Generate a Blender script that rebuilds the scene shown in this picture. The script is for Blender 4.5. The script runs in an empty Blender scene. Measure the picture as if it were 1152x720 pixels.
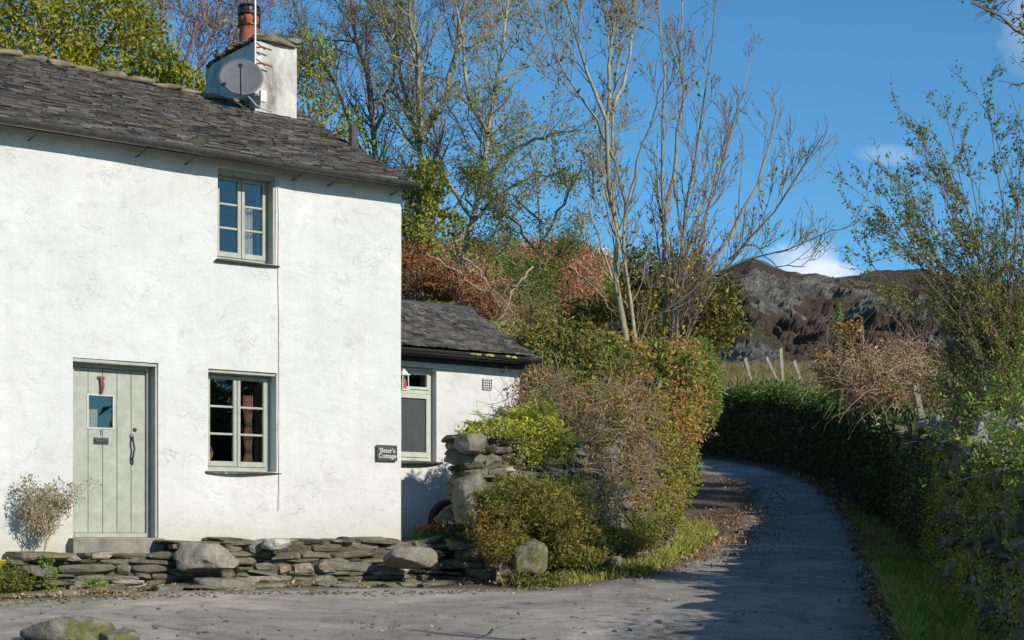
import bpy, math, random
import numpy as np
from mathutils import Vector, Matrix
D = bpy.data
S = bpy.context.scene
COL = S.collection
R = math.radians

# ------------------------------------------------------------------ camera
cam_d = D.cameras.new('camera'); cam = D.objects.new('camera', cam_d); COL.objects.link(cam)
FPX = 1760.0
cam_d.sensor_width = 36.0; cam_d.lens = FPX/1152*36.0
cam.location = (0, 0, 0); cam.rotation_euler = (R(90), 0, 0)
cam_d.shift_y = (605-360)/1152.0
cam_d.clip_end = 6000
S.camera = cam
S.render.engine = 'CYCLES'
S.cycles.use_denoising = True
S.cycles.max_bounces = 6; S.cycles.transparent_max_bounces = 8
S.cycles.diffuse_bounces = 3; S.cycles.glossy_bounces = 3; S.cycles.transmission_bounces = 4
S.view_settings.view_transform = 'Standard'; S.view_settings.look = 'None'
S.view_settings.exposure = 0.12; S.view_settings.gamma = 1.0
# ------------------------------------------------------------------ light
SUN_B = 131.0; SUN_E = 27.0            # bearing clockwise from +Y, elevation
sd = Vector((math.sin(R(SUN_B))*math.cos(R(SUN_E)), math.cos(R(SUN_B))*math.cos(R(SUN_E)), math.sin(R(SUN_E))))
sl = D.lights.new('sun', 'SUN'); sl.energy = 4.9; sl.angle = R(0.53); sl.color = (1.0, 0.92, 0.80)
so = D.objects.new('sun', sl); COL.objects.link(so); so.location = (20, -10, 30)
so.rotation_euler = sd.to_track_quat('Z', 'Y').to_euler()

# ------------------------------------------------------------------ node helper
class NT:
    def __init__(s, tree):
        s.t = tree; s.n = tree.nodes; s.l = tree.links
    def new(s, typ, **kw):
        n = s.n.new(typ)
        for k, v in kw.items(): setattr(n, k, v)
        return n
    def put(s, sock, v):
        if v is None: return
        if hasattr(v, 'is_output'): s.l.new(v, sock)
        elif isinstance(v, (tuple, list)) and len(v) == 3 and sock.type == 'RGBA': sock.default_value = (*v, 1)
        else: sock.default_value = v
    def noise(s, scale=5, detail=4, rough=.55, vec=None, dist=0, out=0):
        n = s.new('ShaderNodeTexNoise'); n.inputs['Scale'].default_value = scale
        n.inputs['Detail'].default_value = detail; n.inputs['Roughness'].default_value = rough
        n.inputs['Distortion'].default_value = dist
        s.put(n.inputs['Vector'], vec); return n.outputs[out]
    def voro(s, scale=5, vec=None, feat='F1', out=0, rand=1):
        n = s.new('ShaderNodeTexVoronoi', feature=feat); n.inputs['Scale'].default_value = scale
        n.inputs['Randomness'].default_value = rand
        s.put(n.inputs['Vector'], vec); return n.outputs[out]
    def ramp(s, fac, stops, interp='LINEAR'):
        n = s.new('ShaderNodeValToRGB'); n.color_ramp.interpolation = interp
        e = n.color_ramp.elements
        while len(e) < len(stops): e.new(.5)
        for q, (p, c) in zip(e, stops):
            q.position = p; q.color = (c, c, c, 1) if not isinstance(c, (tuple, list)) else (*c, 1)
        s.put(n.inputs[0], fac); return n.outputs[0]
    def mix(s, fac, a, b, mode='MIX'):
        n = s.new('ShaderNodeMix', data_type='RGBA', blend_type=mode)
        s.put(n.inputs[0], fac); s.put(n.inputs[6], a); s.put(n.inputs[7], b); return n.outputs[2]
    def math(s, op, a, b=None, c=None):
        n = s.new('ShaderNodeMath', operation=op); s.put(n.inputs[0], a); s.put(n.inputs[1], b)
        if c is not None: s.put(n.inputs[2], c)
        return n.outputs[0]
    def bump(s, h, strength=.5, dist=.02, normal=None):
        n = s.new('ShaderNodeBump'); n.inputs['Strength'].default_value = strength
        n.inputs['Distance'].default_value = dist; s.put(n.inputs['Height'], h); s.put(n.inputs['Normal'], normal)
        return n.outputs[0]
    def attr(s, name, out='Fac'):
        n = s.new('ShaderNodeAttribute', attribute_name=name); return n.outputs[out]
    def pos(s): return s.new('ShaderNodeNewGeometry').outputs['Position']
    def obj(s): return s.new('ShaderNodeTexCoord').outputs['Object']
    def map(s, vec, scale=(1, 1, 1), rot=(0, 0, 0), loc=(0, 0, 0)):
        n = s.new('ShaderNodeMapping'); s.put(n.inputs['Vector'], vec)
        n.inputs['Scale'].default_value = scale; n.inputs['Rotation'].default_value = rot
        n.inputs['Location'].default_value = loc; return n.outputs[0]

def mat(name, fn):
    m = D.materials.new(name); m.use_nodes = True
    t = NT(m.node_tree); b = t.n['Principled BSDF']
    b.inputs['Specular IOR Level'].default_value = .3
    fn(t, b); return m
def simple(name, col, rough=.7, var=.25, scale=12, metallic=0, bump=0.2, spec=.3):
    def f(t, b):
        o = t.obj()
        c = t.mix(t.ramp(t.noise(scale, 5, .6, o), [(.3, 0), (.7, 1)]), tuple(x*(1-var) for x in col), tuple(min(1, x*(1+var)) for x in col))
        t.put(b.inputs['Base Color'], c); b.inputs['Roughness'].default_value = rough
        b.inputs['Metallic'].default_value = metallic; b.inputs['Specular IOR Level'].default_value = spec
        if bump: t.put(b.inputs['Normal'], t.bump(t.noise(scale*4, 4, .6, o), bump, .01))
    return mat(name, f)
LEAFK = 2.15
def leafmat(name, cols, trans=.35, rough=.55, spec=.25):
    g_ = LEAFK; cols = [tuple(min(.75, x*g_*k_) for x, k_ in zip(c_, (1.05, 1.0, .82))) for c_ in cols]
    def f(t, b):
        v = t.attr('v')
        st = [(i/(len(cols)-1) if len(cols) > 1 else 0, c) for i, c in enumerate(cols)]
        c = t.ramp(v, st)
        t.put(b.inputs['Base Color'], c); b.inputs['Roughness'].default_value = rough
        b.inputs['Specular IOR Level'].default_value = spec
        tr = t.new('ShaderNodeBsdfTranslucent'); t.put(tr.inputs['Color'], t.mix(1.0, c, (1.0, 1.0, .6), 'MULTIPLY'))
        ms = t.new('ShaderNodeMixShader'); ms.inputs[0].default_value = trans
        t.l.new(b.outputs[0], ms.inputs[1]); t.l.new(tr.outputs[0], ms.inputs[2])
        t.l.new(ms.outputs[0], t.n['Material Output'].inputs[0])
    return mat(name, f)

# ------------------------------------------------------------------ world
W = D.worlds.new('World'); S.world = W; W.use_nodes = True
t = NT(W.node_tree); bg = t.n['Background']
sky = t.new('ShaderNodeTexSky'); sky.sky_type = 'NISHITA'; sky.sun_disc = False
sky.sun_elevation = R(SUN_E); sky.sun_rotation = R(SUN_B); sky.altitude = 900; sky.air_density = 1.0
sky.dust_density = .25; sky.ozone_density = 3.5
gen = t.new('ShaderNodeTexCoord').outputs['Generated']
def cloud(cx, cz, sx, sz, scale, lo, hi, amt):
    # soft cloud bank round one direction of the sky
    sep = t.new('ShaderNodeSeparateXYZ'); t.put(sep.inputs[0], gen)
    ry = t.math('MAXIMUM', sep.outputs[1], .05)
    dx = t.math('DIVIDE', t.math('SUBTRACT', t.math('DIVIDE', sep.outputs[0], ry), cx), sx)
    dz = t.math('DIVIDE', t.math('SUBTRACT', t.math('DIVIDE', sep.outputs[2], ry), cz), sz)
    d = t.math('ADD', t.math('MULTIPLY', dx, dx), t.math('MULTIPLY', dz, dz))
    nz = t.noise(scale, 6, .6, gen)
    v = t.math('SUBTRACT', t.math('ADD', nz, .25), t.math('MULTIPLY', d, .35))
    return t.math('MULTIPLY', t.ramp(v, [(lo, 0), (hi, 1)]), amt)
skyc = t.mix(1.0, sky.outputs[0], (0.58, 1.08, 1.22), 'MULTIPLY')
c = skyc
for a in ((.186, .172, .026, .020, 34, .36, .74, .62), (.205, .168, .026, .010, 34, .38, .7, .6), (.235, .245, .022, .008, 24, .45, .8, .22),
          (.045, .176, .03, .014, 25, .45, .6, .85), (.33, .33, .025, .04, 14, .45, .8, .3)):
    c = t.mix(cloud(*a), c, (8.2, 8.3, 8.8))
t.put(bg.inputs[0], c); bg.inputs[1].default_value = .112

# ------------------------------------------------------------------ mesh helpers
def tag(o, label=None, cat=None, group=None, kind=None):
    if label: o['label'] = label
    if cat: o['category'] = cat
    if group: o['group'] = group
    if kind: o['kind'] = kind
    return o
def empty(name, loc, rz=0):
    o = D.objects.new(name, None); o.location = loc; o.rotation_euler = (0, 0, rz); o.empty_display_size = .2
    COL.objects.link(o); return o
def npmesh(name, V, F, m=None, parent=None, attr=None, smooth=False, loc=None, rz=None, cattr=None):
    """V (n,3); F: list of (k,idx array) or an (f,k) array"""
    if not isinstance(F, list): F = [F]
    F = [np.asarray(f, dtype=np.int32) for f in F if len(f)]
    me = D.meshes.new(name)
    V = np.asarray(V, dtype=np.float32)
    me.vertices.add(len(V)); me.vertices.foreach_set('co', V.ravel())
    loops = np.concatenate([f.ravel() for f in F]); cnt = np.concatenate([np.full(len(f), f.shape[1], np.int32) for f in F])
    st = np.concatenate([[0], np.cumsum(cnt)[:-1]]).astype(np.int32)
    me.loops.add(len(loops)); me.loops.foreach_set('vertex_index', loops)
    me.polygons.add(len(cnt)); me.polygons.foreach_set('loop_start', st); me.polygons.foreach_set('loop_total', cnt)
    me.update(calc_edges=True)
    if attr is not None:
        a = me.attributes.new('v', 'FLOAT', 'POINT'); a.data.foreach_set('value', np.asarray(attr, np.float32))
    if cattr is not None:
        a = me.color_attributes.new('col', 'FLOAT_COLOR', 'POINT')
        a.data.foreach_set('color', np.c_[cattr, np.ones(len(cattr))].astype(np.float32).ravel())
    me.polygons.foreach_set('use_smooth', np.full(len(cnt), bool(smooth)))
    if m: me.materials.append(m)
    o = D.objects.new(name, me); COL.objects.link(o)
    if parent: o.parent = parent
    if loc is not None: o.location = loc
    if rz is not None: o.rotation_euler = (0, 0, rz)
    return o
class MB:
    """collects pieces into one mesh"""
    def __init__(s): s.V = []; s.F = {}; s.A = []; s.n = 0
    def add(s, V, F, a=0.5):
        V = np.asarray(V, float); 
        if isinstance(F, list) and F and np.ndim(F[0]) == 1: F = [np.array(F)]
        for f in (F if isinstance(F, list) else [F]):
            f = np.asarray(f)
            if len(f): s.F.setdefault(f.shape[1], []).append(f + s.n)
        s.V.append(V); s.A.append(np.full(len(V), a) if np.isscalar(a) else np.asarray(a)); s.n += len(V); return s
    def box(s, c, d, a=.5, rz=0):
        x, y, z = np.array(d)/2
        V = np.array([[i*x, j*y, k*z] for k in (-1, 1) for j in (-1, 1) for i in (-1, 1)])
        if rz: 
            cs, sn = math.cos(rz), math.sin(rz); V = np.c_[V[:, 0]*cs-V[:, 1]*sn, V[:, 0]*sn+V[:, 1]*cs, V[:, 2]]
        return s.add(V+np.array(c), [[0, 2, 3, 1], [4, 5, 7, 6], [0, 1, 5, 4], [2, 6, 7, 3], [0, 4, 6, 2], [1, 3, 7, 5]], a)
    def bb(s, x0, x1, y0, y1, z0, z1, a=.5): return s.box(((x0+x1)/2, (y0+y1)/2, (z0+z1)/2), (x1-x0, y1-y0, z1-z0), a)
    def tube(s, pts, r, k=8, a=.5, cap=True):
        pts = [Vector(p) for p in pts]; n = len(pts); rr = [r]*n if np.isscalar(r) else list(r)
        V = []; u = None
        for i, p in enumerate(pts):
            tg = (pts[min(i+1, n-1)]-pts[max(i-1, 0)]).normalized()
            if u is None:
                u = tg.orthogonal().normalized()
            else:
                u = (u - tg*u.dot(tg)).normalized()
            w = tg.cross(u)
            for j in range(k):
                an = 2*math.pi*j/k; V.append(p + (u*math.cos(an)+w*math.sin(an))*rr[i])
        F = [[i*k+j, i*k+(j+1) % k, (i+1)*k+(j+1) % k, (i+1)*k+j] for i in range(n-1) for j in range(k)]
        s.add([tuple(v) for v in V], F, a)
        if cap and k > 2:
            b = s.n-n*k
            s.F.setdefault(k, []).append(np.array([[b+j for j in range(k)][::-1], [b+(n-1)*k+j for j in range(k)]]))
        return s
    def lathe(s, c, prof, k=20, a=.5):
        V = [[c[0]+r*math.cos(2*math.pi*j/k), c[1]+r*math.sin(2*math.pi*j/k), c[2]+z] for r, z in prof for j in range(k)]
        F = [[i*k+j, i*k+(j+1) % k, (i+1)*k+(j+1) % k, (i+1)*k+j] for i in range(len(prof)-1) for j in range(k)]
        return s.add(V, F, a)
    def build(s, name, m=None, parent=None, smooth=False, bevel=0, **kw):
        V = np.concatenate(s.V); F = [np.concatenate(f) for f in s.F.values()]
        o = npmesh(name, V, F, m, parent, np.concatenate(s.A), smooth, **kw)
        if bevel:
            b = o.modifiers.new('b', 'BEVEL'); b.width = bevel; b.segments = 2; b.limit_method = 'ANGLE'
        return o
def rng(seed): return np.random.default_rng(seed)
def unit(v): return v/np.maximum(np.linalg.norm(v, axis=-1, keepdims=True), 1e-9)
def fr(px, py, Y):           # world point seen at that place of the photograph, at the real distance Y
    return np.array([(px-576)/FPX*Y, Y, (605-py)/FPX*Y])
def sstep(x, a, b):
    x = np.clip((x-a)/(b-a), 0, 1); return x*x*(3-2*x)
_nr = rng(99)
_nk = _nr.normal(size=(24, 3)); _nk = unit(_nk); _np = _nr.uniform(0, 6.28, 24)
def fnoise(P, scale=1.0, octs=3, seed=0):
    """cheap smooth noise in about -1..1"""
    P = np.atleast_2d(P); out = 0; amp = 1; tot = 0
    for o in range(octs):
        s = 0
        for j in range(7):
            k = _nk[(j*5+o*3+seed) % 24]; ph = _np[(j+seed*7+o) % 24]
            s = s + np.sin((P @ k)*scale*(1+.37*j)*2.1+ph+1.7*np.sin((P @ _nk[(j*3+seed+o+1) % 24])*scale*1.3+ph*2))
        out = out+amp*s/4.0; tot += amp; amp *= .5; scale *= 2.2
    return out/tot

CUBE = None
def cube_sphere(n=3):
    import itertools
    pts = {}; faces = []
    for ax in range(3):
        for sg in (-1, 1):
            for i in range(n):
                for j in range(n):
                    q = []
                    for (a, b) in ((i, j), (i+1, j), (i+1, j+1), (i, j+1)):
                        c = [0, 0, 0]; c[ax] = sg*n; c[(ax+1) % 3] = 2*a-n; c[(ax+2) % 3] = 2*b-n
                        q.append(pts.setdefault(tuple(c), len(pts)))
                    faces.append(q if sg > 0 else q[::-1])
    P = np.array(sorted(pts, key=lambda k: pts[k]), float)/n
    return P, np.array(faces)
CS = {n: cube_sphere(n) for n in (2, 3, 4, 8, 14)}
def stones(C, dims, rz, seed, n=3, rough=.12, e=.55, tilt=.05):
    """many irregular stones at once; C (N,3) centres, dims (N,3) full sizes, rz (N)"""
    r = rng(seed); P, F = CS[n]; N = len(C)
    U = unit(P); Q = U/np.max(np.abs(U), axis=1, keepdims=True)
    base = Q*(1-e)+U*1.08*e                                   # between a box and a ball
    V = np.repeat(base[None], N, 0)
    for k in range(3):
        kk = r.normal(size=(N, 1, 3))*(1.5+k*1.3); ph = r.uniform(0, 6.28, (N, 1))
        V = V*(1+rough/(1+k*.5)*np.sin((V*kk).sum(-1)+ph)[..., None])
    V = V*(1+r.normal(size=(N, V.shape[1], 1))*rough*.10)
    for k in range(9 if n > 2 else 3):
        nn_ = unit(r.normal(size=(N, 1, 3))); t_ = r.uniform(.72, 1.02, (N, 1)); dd_ = np.maximum((V*nn_).sum(-1)-t_, 0); V = V-nn_*(dd_*.85)[..., None]
    V = V*np.asarray(dims)[:, None]/2
    a = r.normal(size=N)*tilt
    ca, sa = np.cos(a)[:, None], np.sin(a)[:, None]
    V = np.stack([V[..., 0]*ca-V[..., 2]*sa, V[..., 1], V[..., 0]*sa+V[..., 2]*ca], -1)
    c, s_ = np.cos(rz)[:, None], np.sin(rz)[:, None]
    V = np.stack([V[..., 0]*c-V[..., 1]*s_, V[..., 0]*s_+V[..., 1]*c, V[..., 2]], -1)+np.asarray(C)[:, None]
    FF = (F[None]+np.arange(N)[:, None, None]*len(P)).reshape(-1, 4)
    return V.reshape(-1, 3), FF, np.repeat(r.uniform(0, 1, N), len(P))

def leaves(P, size, seed, aspect=.45, up=0.0, dirs=None, fold=.15):
    r = rng(seed); N = len(P); sz = size*r.uniform(.6, 1.3, (N, 1))
    a = unit(r.normal(size=(N, 3))+(0 if dirs is None else dirs*1.3))
    nrm = unit(r.normal(size=(N, 3))+np.array([0, 0, up]))
    b = unit(np.cross(a, nrm)); nn = np.cross(b, a)
    h = nn*sz*fold
    V = np.stack([P, P+a*sz*.45+b*sz*aspect*.5+h, P+a*sz, P+a*sz*.45-b*sz*aspect*.5+h], 1).reshape(-1, 3)
    F = np.arange(N*4).reshape(-1, 4)
    return V, F
def segs(P0, P1, R0, R1, k=3):
    N = len(P0); d = unit(P1-P0)
    ref = np.where(np.abs(d[:, 2:3]) < .9, np.array([[0, 0, 1.]]), np.array([[1., 0, 0]]))
    u = unit(np.cross(d, ref)); w = np.cross(d, u)
    an = np.arange(k)*2*np.pi/k
    ring = u[:, None]*np.cos(an)[None, :, None]+w[:, None]*np.sin(an)[None, :, None]
    A = P0[:, None]+ring*np.asarray(R0)[:, None, None]; B = P1[:, None]+ring*np.asarray(R1)[:, None, None]
    V = np.concatenate([A, B], 1).reshape(-1, 3)
    j = np.arange(k); f = np.stack([j, (j+1) % k, (j+1) % k+k, j+k], 1)
    return V, (f[None]+np.arange(N)[:, None, None]*2*k).reshape(-1, 4)
def polysegs(B, Rr, k=3):
    """B (N,S,3) branches, Rr (N,S) radii -> tubes sharing rings"""
    N, Sx, _ = B.shape
    tg = np.empty_like(B); tg[:, 1:-1] = B[:, 2:]-B[:, :-2]; tg[:, 0] = B[:, 1]-B[:, 0]; tg[:, -1] = B[:, -1]-B[:, -2]
    tg = unit(tg)
    ref = unit(np.cross(unit(B[:, -1]-B[:, 0]), np.array([[.31, .52, .21]])))[:, None]
    u = unit(ref-tg*(ref*tg).sum(-1, keepdims=True)); w = np.cross(tg, u)
    an = np.arange(k)*2*np.pi/k
    V = B[:, :, None]+(u[:, :, None]*np.cos(an)[:, None]+w[:, :, None]*np.sin(an)[:, None])*Rr[:, :, None, None]
    j = np.arange(k); i = np.arange(Sx-1)
    f = np.stack([i[:, None]*k+j, i[:, None]*k+(j+1) % k, (i[:, None]+1)*k+(j+1) % k, (i[:, None]+1)*k+j], -1).reshape(-1, 4)
    return V.reshape(-1, 3), (f[None]+np.arange(N)[:, None, None]*Sx*k).reshape(-1, 4)
def resample(pts, n, jit=0, r=None):
    pts = np.asarray(pts, float)
    d = np.r_[0, np.cumsum(np.linalg.norm(np.diff(pts, axis=0), axis=1))]
    # smooth with catmull-like subdivision
    t_ = np.linspace(0, d[-1], 4*n); q = np.stack([np.interp(t_, d, pts[:, i]) for i in range(pts.shape[1])], 1)
    k = max(1, n//3)
    for _ in range(2):
        qq = q.copy(); qq[1:-1] = (q[:-2]+q[1:-1]*2+q[2:])/4; q = qq
    o = q[np.linspace(0, len(q)-1, n).astype(int)]
    if jit: 
        o[1:-1] += r.normal(size=o[1:-1].shape)*jit
    return o
def grow(B, Rr, n, L, ang, up, wob, r, S2=6, tmin=.25, rad=.5, tmax=1.0, bias=None):
    """children of the branches B: n in all, weighted by parent length"""
    ln = np.linalg.norm(np.diff(B, axis=1), axis=2).sum(1); pi = r.choice(len(B), n, p=ln/ln.sum())
    tt = r.uniform(tmin, tmax, n)**.9; x = tt*(B.shape[1]-1); i0 = np.minimum(x.astype(int), B.shape[1]-2); f = (x-i0)[:, None]
    p = B[pi, i0]*(1-f)+B[pi, i0+1]*f; tg = unit(B[pi, i0+1]-B[pi, i0]); r0 = Rr[pi, i0]*(1-f[:, 0])+Rr[pi, i0+1]*f[:, 0]
    pr = unit(np.cross(tg, r.normal(size=(n, 3))))
    a = ang*r.uniform(.6, 1.35, n)[:, None]
    d = unit(tg*np.cos(a)+pr*np.sin(a)+(0 if bias is None else np.asarray(bias)))
    l = L*r.uniform(.45, 1.2, n)*(1.15-.6*tt)
    out = np.empty((n, S2, 3)); out[:, 0] = p
    for s in range(1, S2):
        d = unit(d+r.normal(size=(n, 3))*wob+np.array([0, 0, up])); p = p+d*(l/(S2-1))[:, None]; out[:, s] = p
    ra = np.maximum(r0*rad, .0035)[:, None]*np.linspace(1, .35, S2)[None]
    return out, ra
def tree(name, label, cat, guides, levels, bark, leafspec=None, seed=1, group=None, base=None, minr=.004, gk=8):
    """guides: list of (points, r0, r1); levels: list of dict for grow; leafspec: dict(mat,n,size,...)"""
    r = rng(seed)
    GS = 12; g0 = np.array(guides[0][0][0]); ng = []
    for (p_, a_, b_) in guides:
        p_ = np.array(p_, float)
        if np.linalg.norm((p_[0]-g0)[:2]) < 1.3 and abs(p_[0][2]-g0[2]) < .9:
            gz_ = Tz(p_[0][0], p_[0][1])-.15
            if p_[0][2] > gz_: p_ = np.vstack([[p_[0][0]+(p_[0][0]-p_[1][0])*.3, p_[0][1], gz_], p_])
        ng.append((p_, a_, b_))
    guides = ng
    G = np.array([resample(g[0], GS, min(.045, .35*g[1]+.012), r) for g in guides]); GR = np.array([np.linspace(g[1], g[2], GS) for g in guides])
    base = G[0, 0] if base is None else np.array(base)
    root = tag(empty(name, tuple(base)), label, cat, group)
    mb = MB(); sets = [(G, GR)]
    v, f = polysegs(G-base, GR, gk); mb.add(v, f, .8)
    cur = (G, GR)
    for li, lv in enumerate(levels):
        lv = dict(lv); src = lv.pop('src', None); k = lv.pop('k', 3 if li else 4)
        pB, pR = cur if src is None else sets[src]
        cur = grow(pB, pR, r=r, **lv); cur = (cur[0], np.maximum(cur[1], minr)); sets.append(cur)
        v, f = polysegs(cur[0]-base, cur[1], k); mb.add(v, f, max(0, .6-.2*li))
    tr = mb.build('trunk', bark, root, smooth=True)
    if leafspec:
        for ls in (leafspec if isinstance(leafspec, list) else [leafspec]):
            B = sets[ls.get('level', -1)][0]; n = ls['n']
            pi = r.integers(0, len(B), n); x = r.uniform(.3, 1, n)*(B.shape[1]-1); i0 = np.minimum(x.astype(int), B.shape[1]-2); f_ = (x-i0)[:, None]
            p = B[pi, i0]*(1-f_)+B[pi, i0+1]*f_+r.normal(size=(n, 3))*ls.get('spread', .05)
            if 'keep' in ls: p = p[ls['keep'](p)]
            v, f = leaves(p-base, ls['size'], seed+5, ls.get('aspect', .5), ls.get('up', .5))
            cl = np.clip(.5+.28*fnoise(p, ls.get('cs', .8), 2, seed % 5)+r.normal(size=len(p))*.16, 0, 1)
            npmesh(ls.get('name', 'crown'), v, f, ls['mat'], root, np.repeat(cl, 4))
    return root

# ------------------------------------------------------------------ terrain
_y = np.array([-40, -20, 0, 13, 18.7, 23.4, 31, 37, 42, 47, 54, 62, 80, 120, 400]); _z = np.array([-2.6, -2.2, -1.6, -.86, -.53, -.27, .10, .78, 1.36, 1.92, 2.8, 3.7, 5, 8, 20])
_fy = np.linspace(-40, 400, 2201); _fz = np.interp(_fy, _y, _z); _k = np.hanning(17); _k /= _k.sum()
_fz = np.convolve(np.pad(_fz, 8, 'edge'), _k, 'valid')
def zr(Y): return np.interp(Y, _fy, _fz)
WALLR = np.array([(.6, -6), (1.5, 0), (2.65, 6), (3.3, 10), (3.95, 13), (5.6, 20.8), (7.75, 31), (8.8, 38), (9.35, 43.5), (9.1, 49), (7.9, 53.5), (5.5, 57.5), (2.6, 59.5)])
WALLL = np.array([(-.55, 18.75), (.9, 19.7), (2.0, 22.3), (2.75, 26), (3.25, 30), (3.5, 34.5), (3.9, 40), (3.7, 46), (3.1, 52), (2.6, 58)])
def pdist(P, L):
    best = np.full(len(P), 1e9)
    for a, b in zip(L[:-1], L[1:]):
        ab = b-a; t_ = np.clip(((P-a)@ab)/(ab@ab), 0, 1); best = np.minimum(best, np.linalg.norm(P-a-t_[:, None]*ab, axis=1))
    return best
def inpoly(P, L):
    x, y = P[:, 0], P[:, 1]; c = np.zeros(len(P), bool)
    for a, b in zip(L, np.roll(L, -1, 0)):
        if a[1] == b[1]: continue
        k = ((a[1] > y) != (b[1] > y)) & (x < (b[0]-a[0])*(y-a[1])/(b[1]-a[1])+a[0]); c ^= k
    return c
_front = np.array([(-30, 17.5), (-10, 18.5), (-4.5, 23), (-3.5, 24.3), (-.8, 23.5), (1.2, 22.6), (.6, 19.9)])   # level yard about the house
CORR = np.concatenate([np.array([(-40, -30), (-40, 17.5)]), _front, WALLL[2:], WALLR[::-1], np.array([(.6, -30)])])
FY = np.array([-40, 0, 13, 20, 31, 40, 55, 62, 100, 140, 200, 320, 400]); FZ = np.array([-1.4, -.35, .25, .65, 1.5, 2.9, 5.0, 6.1, 11.0, 15.5, 22, 30, 20])
HY = np.array([-40, 18, 22, 24, 30, 40, 50, 60, 70, 90, 120, 200, 400]); HZ = np.array([-1, -.4, -.1, .35, 2.3, 5.3, 8.0, 10.4, 12.3, 15, 18, 24, 30])
def T(X, Y):
    X = np.atleast_1d(np.asarray(X, float)); Y = np.atleast_1d(np.asarray(Y, float)); P = np.c_[X, Y]
    base = zr(Y)+.13*sstep(-X, .5, 4)*sstep(Y, 8, 14)
    ins = inpoly(P, CORR)
    dR = pdist(P, WALLR); dL = np.minimum(pdist(P, WALLL[2:]), pdist(P, _front))
    right = (~ins) & ((X > np.interp(Y, WALLR[:9, 1], WALLR[:9, 0])) | (Y > 49)) & (dR < dL+30*(Y < 49))
    F = np.interp(Y, FY, FZ); H = np.interp(Y, HY, HZ)-.05*np.clip(-X-12, 0, 60)*0
    rr = X/np.maximum(Y, 1); w = sstep(rr, .045, .115)
    far = H*(1-w)+F*w
    o = base.copy()
    rt = base+(far-base)*sstep(dR, .1, 1.2)
    Hm = H*(1-.75*sstep(rr, .045, .1)); Hm = Hm+(far-Hm)*sstep(Y, 60, 75)
    lt = base+(Hm-base)*sstep(np.minimum(dL, np.where(Y > 56, dR, 99)), .1, 8)
    w2 = sstep(X, 3.2, 6.5); mixd = lt*(1-w2)+rt*w2
    o = np.where(ins, o, np.where(Y > 52, mixd, np.where(right, rt, lt)))
    bumpy = fnoise(np.c_[X, Y, X*0], .5, 3, 2)
    return o+np.where(ins, .012, .10)*bumpy*np.where(ins, 1, np.clip(np.minimum(dR, dL), 0, 2)/2)
def Tz(x, y): return float(T([x], [y])[0])
LEFT = np.array([(-40, 10), (-9, 13.2), (-5.2, 15.2), (-3.2, 16.5), (-1.2, 17.9), (.24, 17.75), (1.75, 19.7), (2.94, 25), (4.0, 30.5), (4.9, 34), (5.75, 37.5), (6.35, 41), (6.1, 45), (5.2, 49), (4.2, 52), (3.4, 53.5)])
RIGHT = np.array([(0, -20), (.5, 0), (1.3, 5), (3.1, 13), (4.85, 20.8), (7.0, 31), (7.85, 38), (8.4, 43), (8.25, 48), (7.2, 52), (5, 56), (3.4, 57.5)])
ROAD = np.concatenate([LEFT, RIGHT[::-1], np.array([(-40, -20)])])

def axis(parts):
    out = []
    for a, b, s in parts: out += list(np.arange(a, b, s))
    return np.array(out+[parts[-1][1]])
gx = axis([(-400, -60, 20), (-60, -12, 2), (-12, 12, .2), (12, 30, 1), (30, 80, 3), (80, 400, 20)])
gy = axis([(-60, 4, 2), (4, 12, .5), (12, 32, .2), (32, 70, .5), (70, 140, 2), (140, 400, 10)])
X, Y = np.meshgrid(gx, gy); P2 = np.c_[X.ravel(), Y.ravel()]
Z = T(P2[:, 0], P2[:, 1])
dRoad = pdist(P2, ROAD); inR = inpoly(P2, ROAD)
sR = np.where(inR, -dRoad, dRoad)
Z = Z-.05*sstep(-sR, .1, .35)
i = np.arange(len(gy)-1)[:, None]*len(gx)+np.arange(len(gx)-1)[None]
GF = np.stack([i, i+1, i+1+len(gx), i+len(gx)], -1).reshape(-1, 4)
P3 = np.c_[P2, Z]
n1 = fnoise(P3, .35, 3, 1)[:, None]; n2 = fnoise(P3, 1.4, 3, 3)[:, None]
inC = inpoly(P2, CORR); rr_ = (P2[:, 0]/np.maximum(P2[:, 1], 1))
dirt = np.array([.11, .08, .055]); grn = np.array([.07, .115, .025]); straw = np.array([.15, .12, .06]); brk = np.array([.16, .085, .05]); moss = np.array([.08, .13, .03])
colr = np.where(inC[:, None], dirt*(1-.3*n2), grn+0*n1)
hill = np.clip(.5+.8*n1, 0, 1)
hc = (brk*hill+np.array([.09, .14, .03])*(1-hill))*.5
fc = straw*(.5+.5*np.clip(.5+n2, 0, 1))+np.array([.07, .11, .03])*np.clip(.5-n1, 0, 1)*.8
outc = np.where((rr_ > .1)[:, None], fc, hc)
colr = np.where(inC[:, None], colr, outc)
def m_ground(t, b):
    p = t.pos(); c = t.attr('col', 'Color')
    n = t.noise(9, 6, .65, p); n_ = t.noise(40, 5, .6, p)
    c = t.mix(1, c, t.ramp(n, [(.25, .55), (.75, 1.5)]), 'MULTIPLY'); c = t.mix(1, c, t.ramp(n_, [(.3, .7), (.7, 1.3)]), 'MULTIPLY')
    t.put(b.inputs['Base Color'], c); b.inputs['Roughness'].default_value = .95
    t.put(b.inputs['Normal'], t.bump(t.mix(.5, n, n_), .8, .06))
M_GROUND = mat('ground', m_ground)
tag(npmesh('ground', P3, GF, M_GROUND, smooth=True, cattr=colr), kind='structure')

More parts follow.
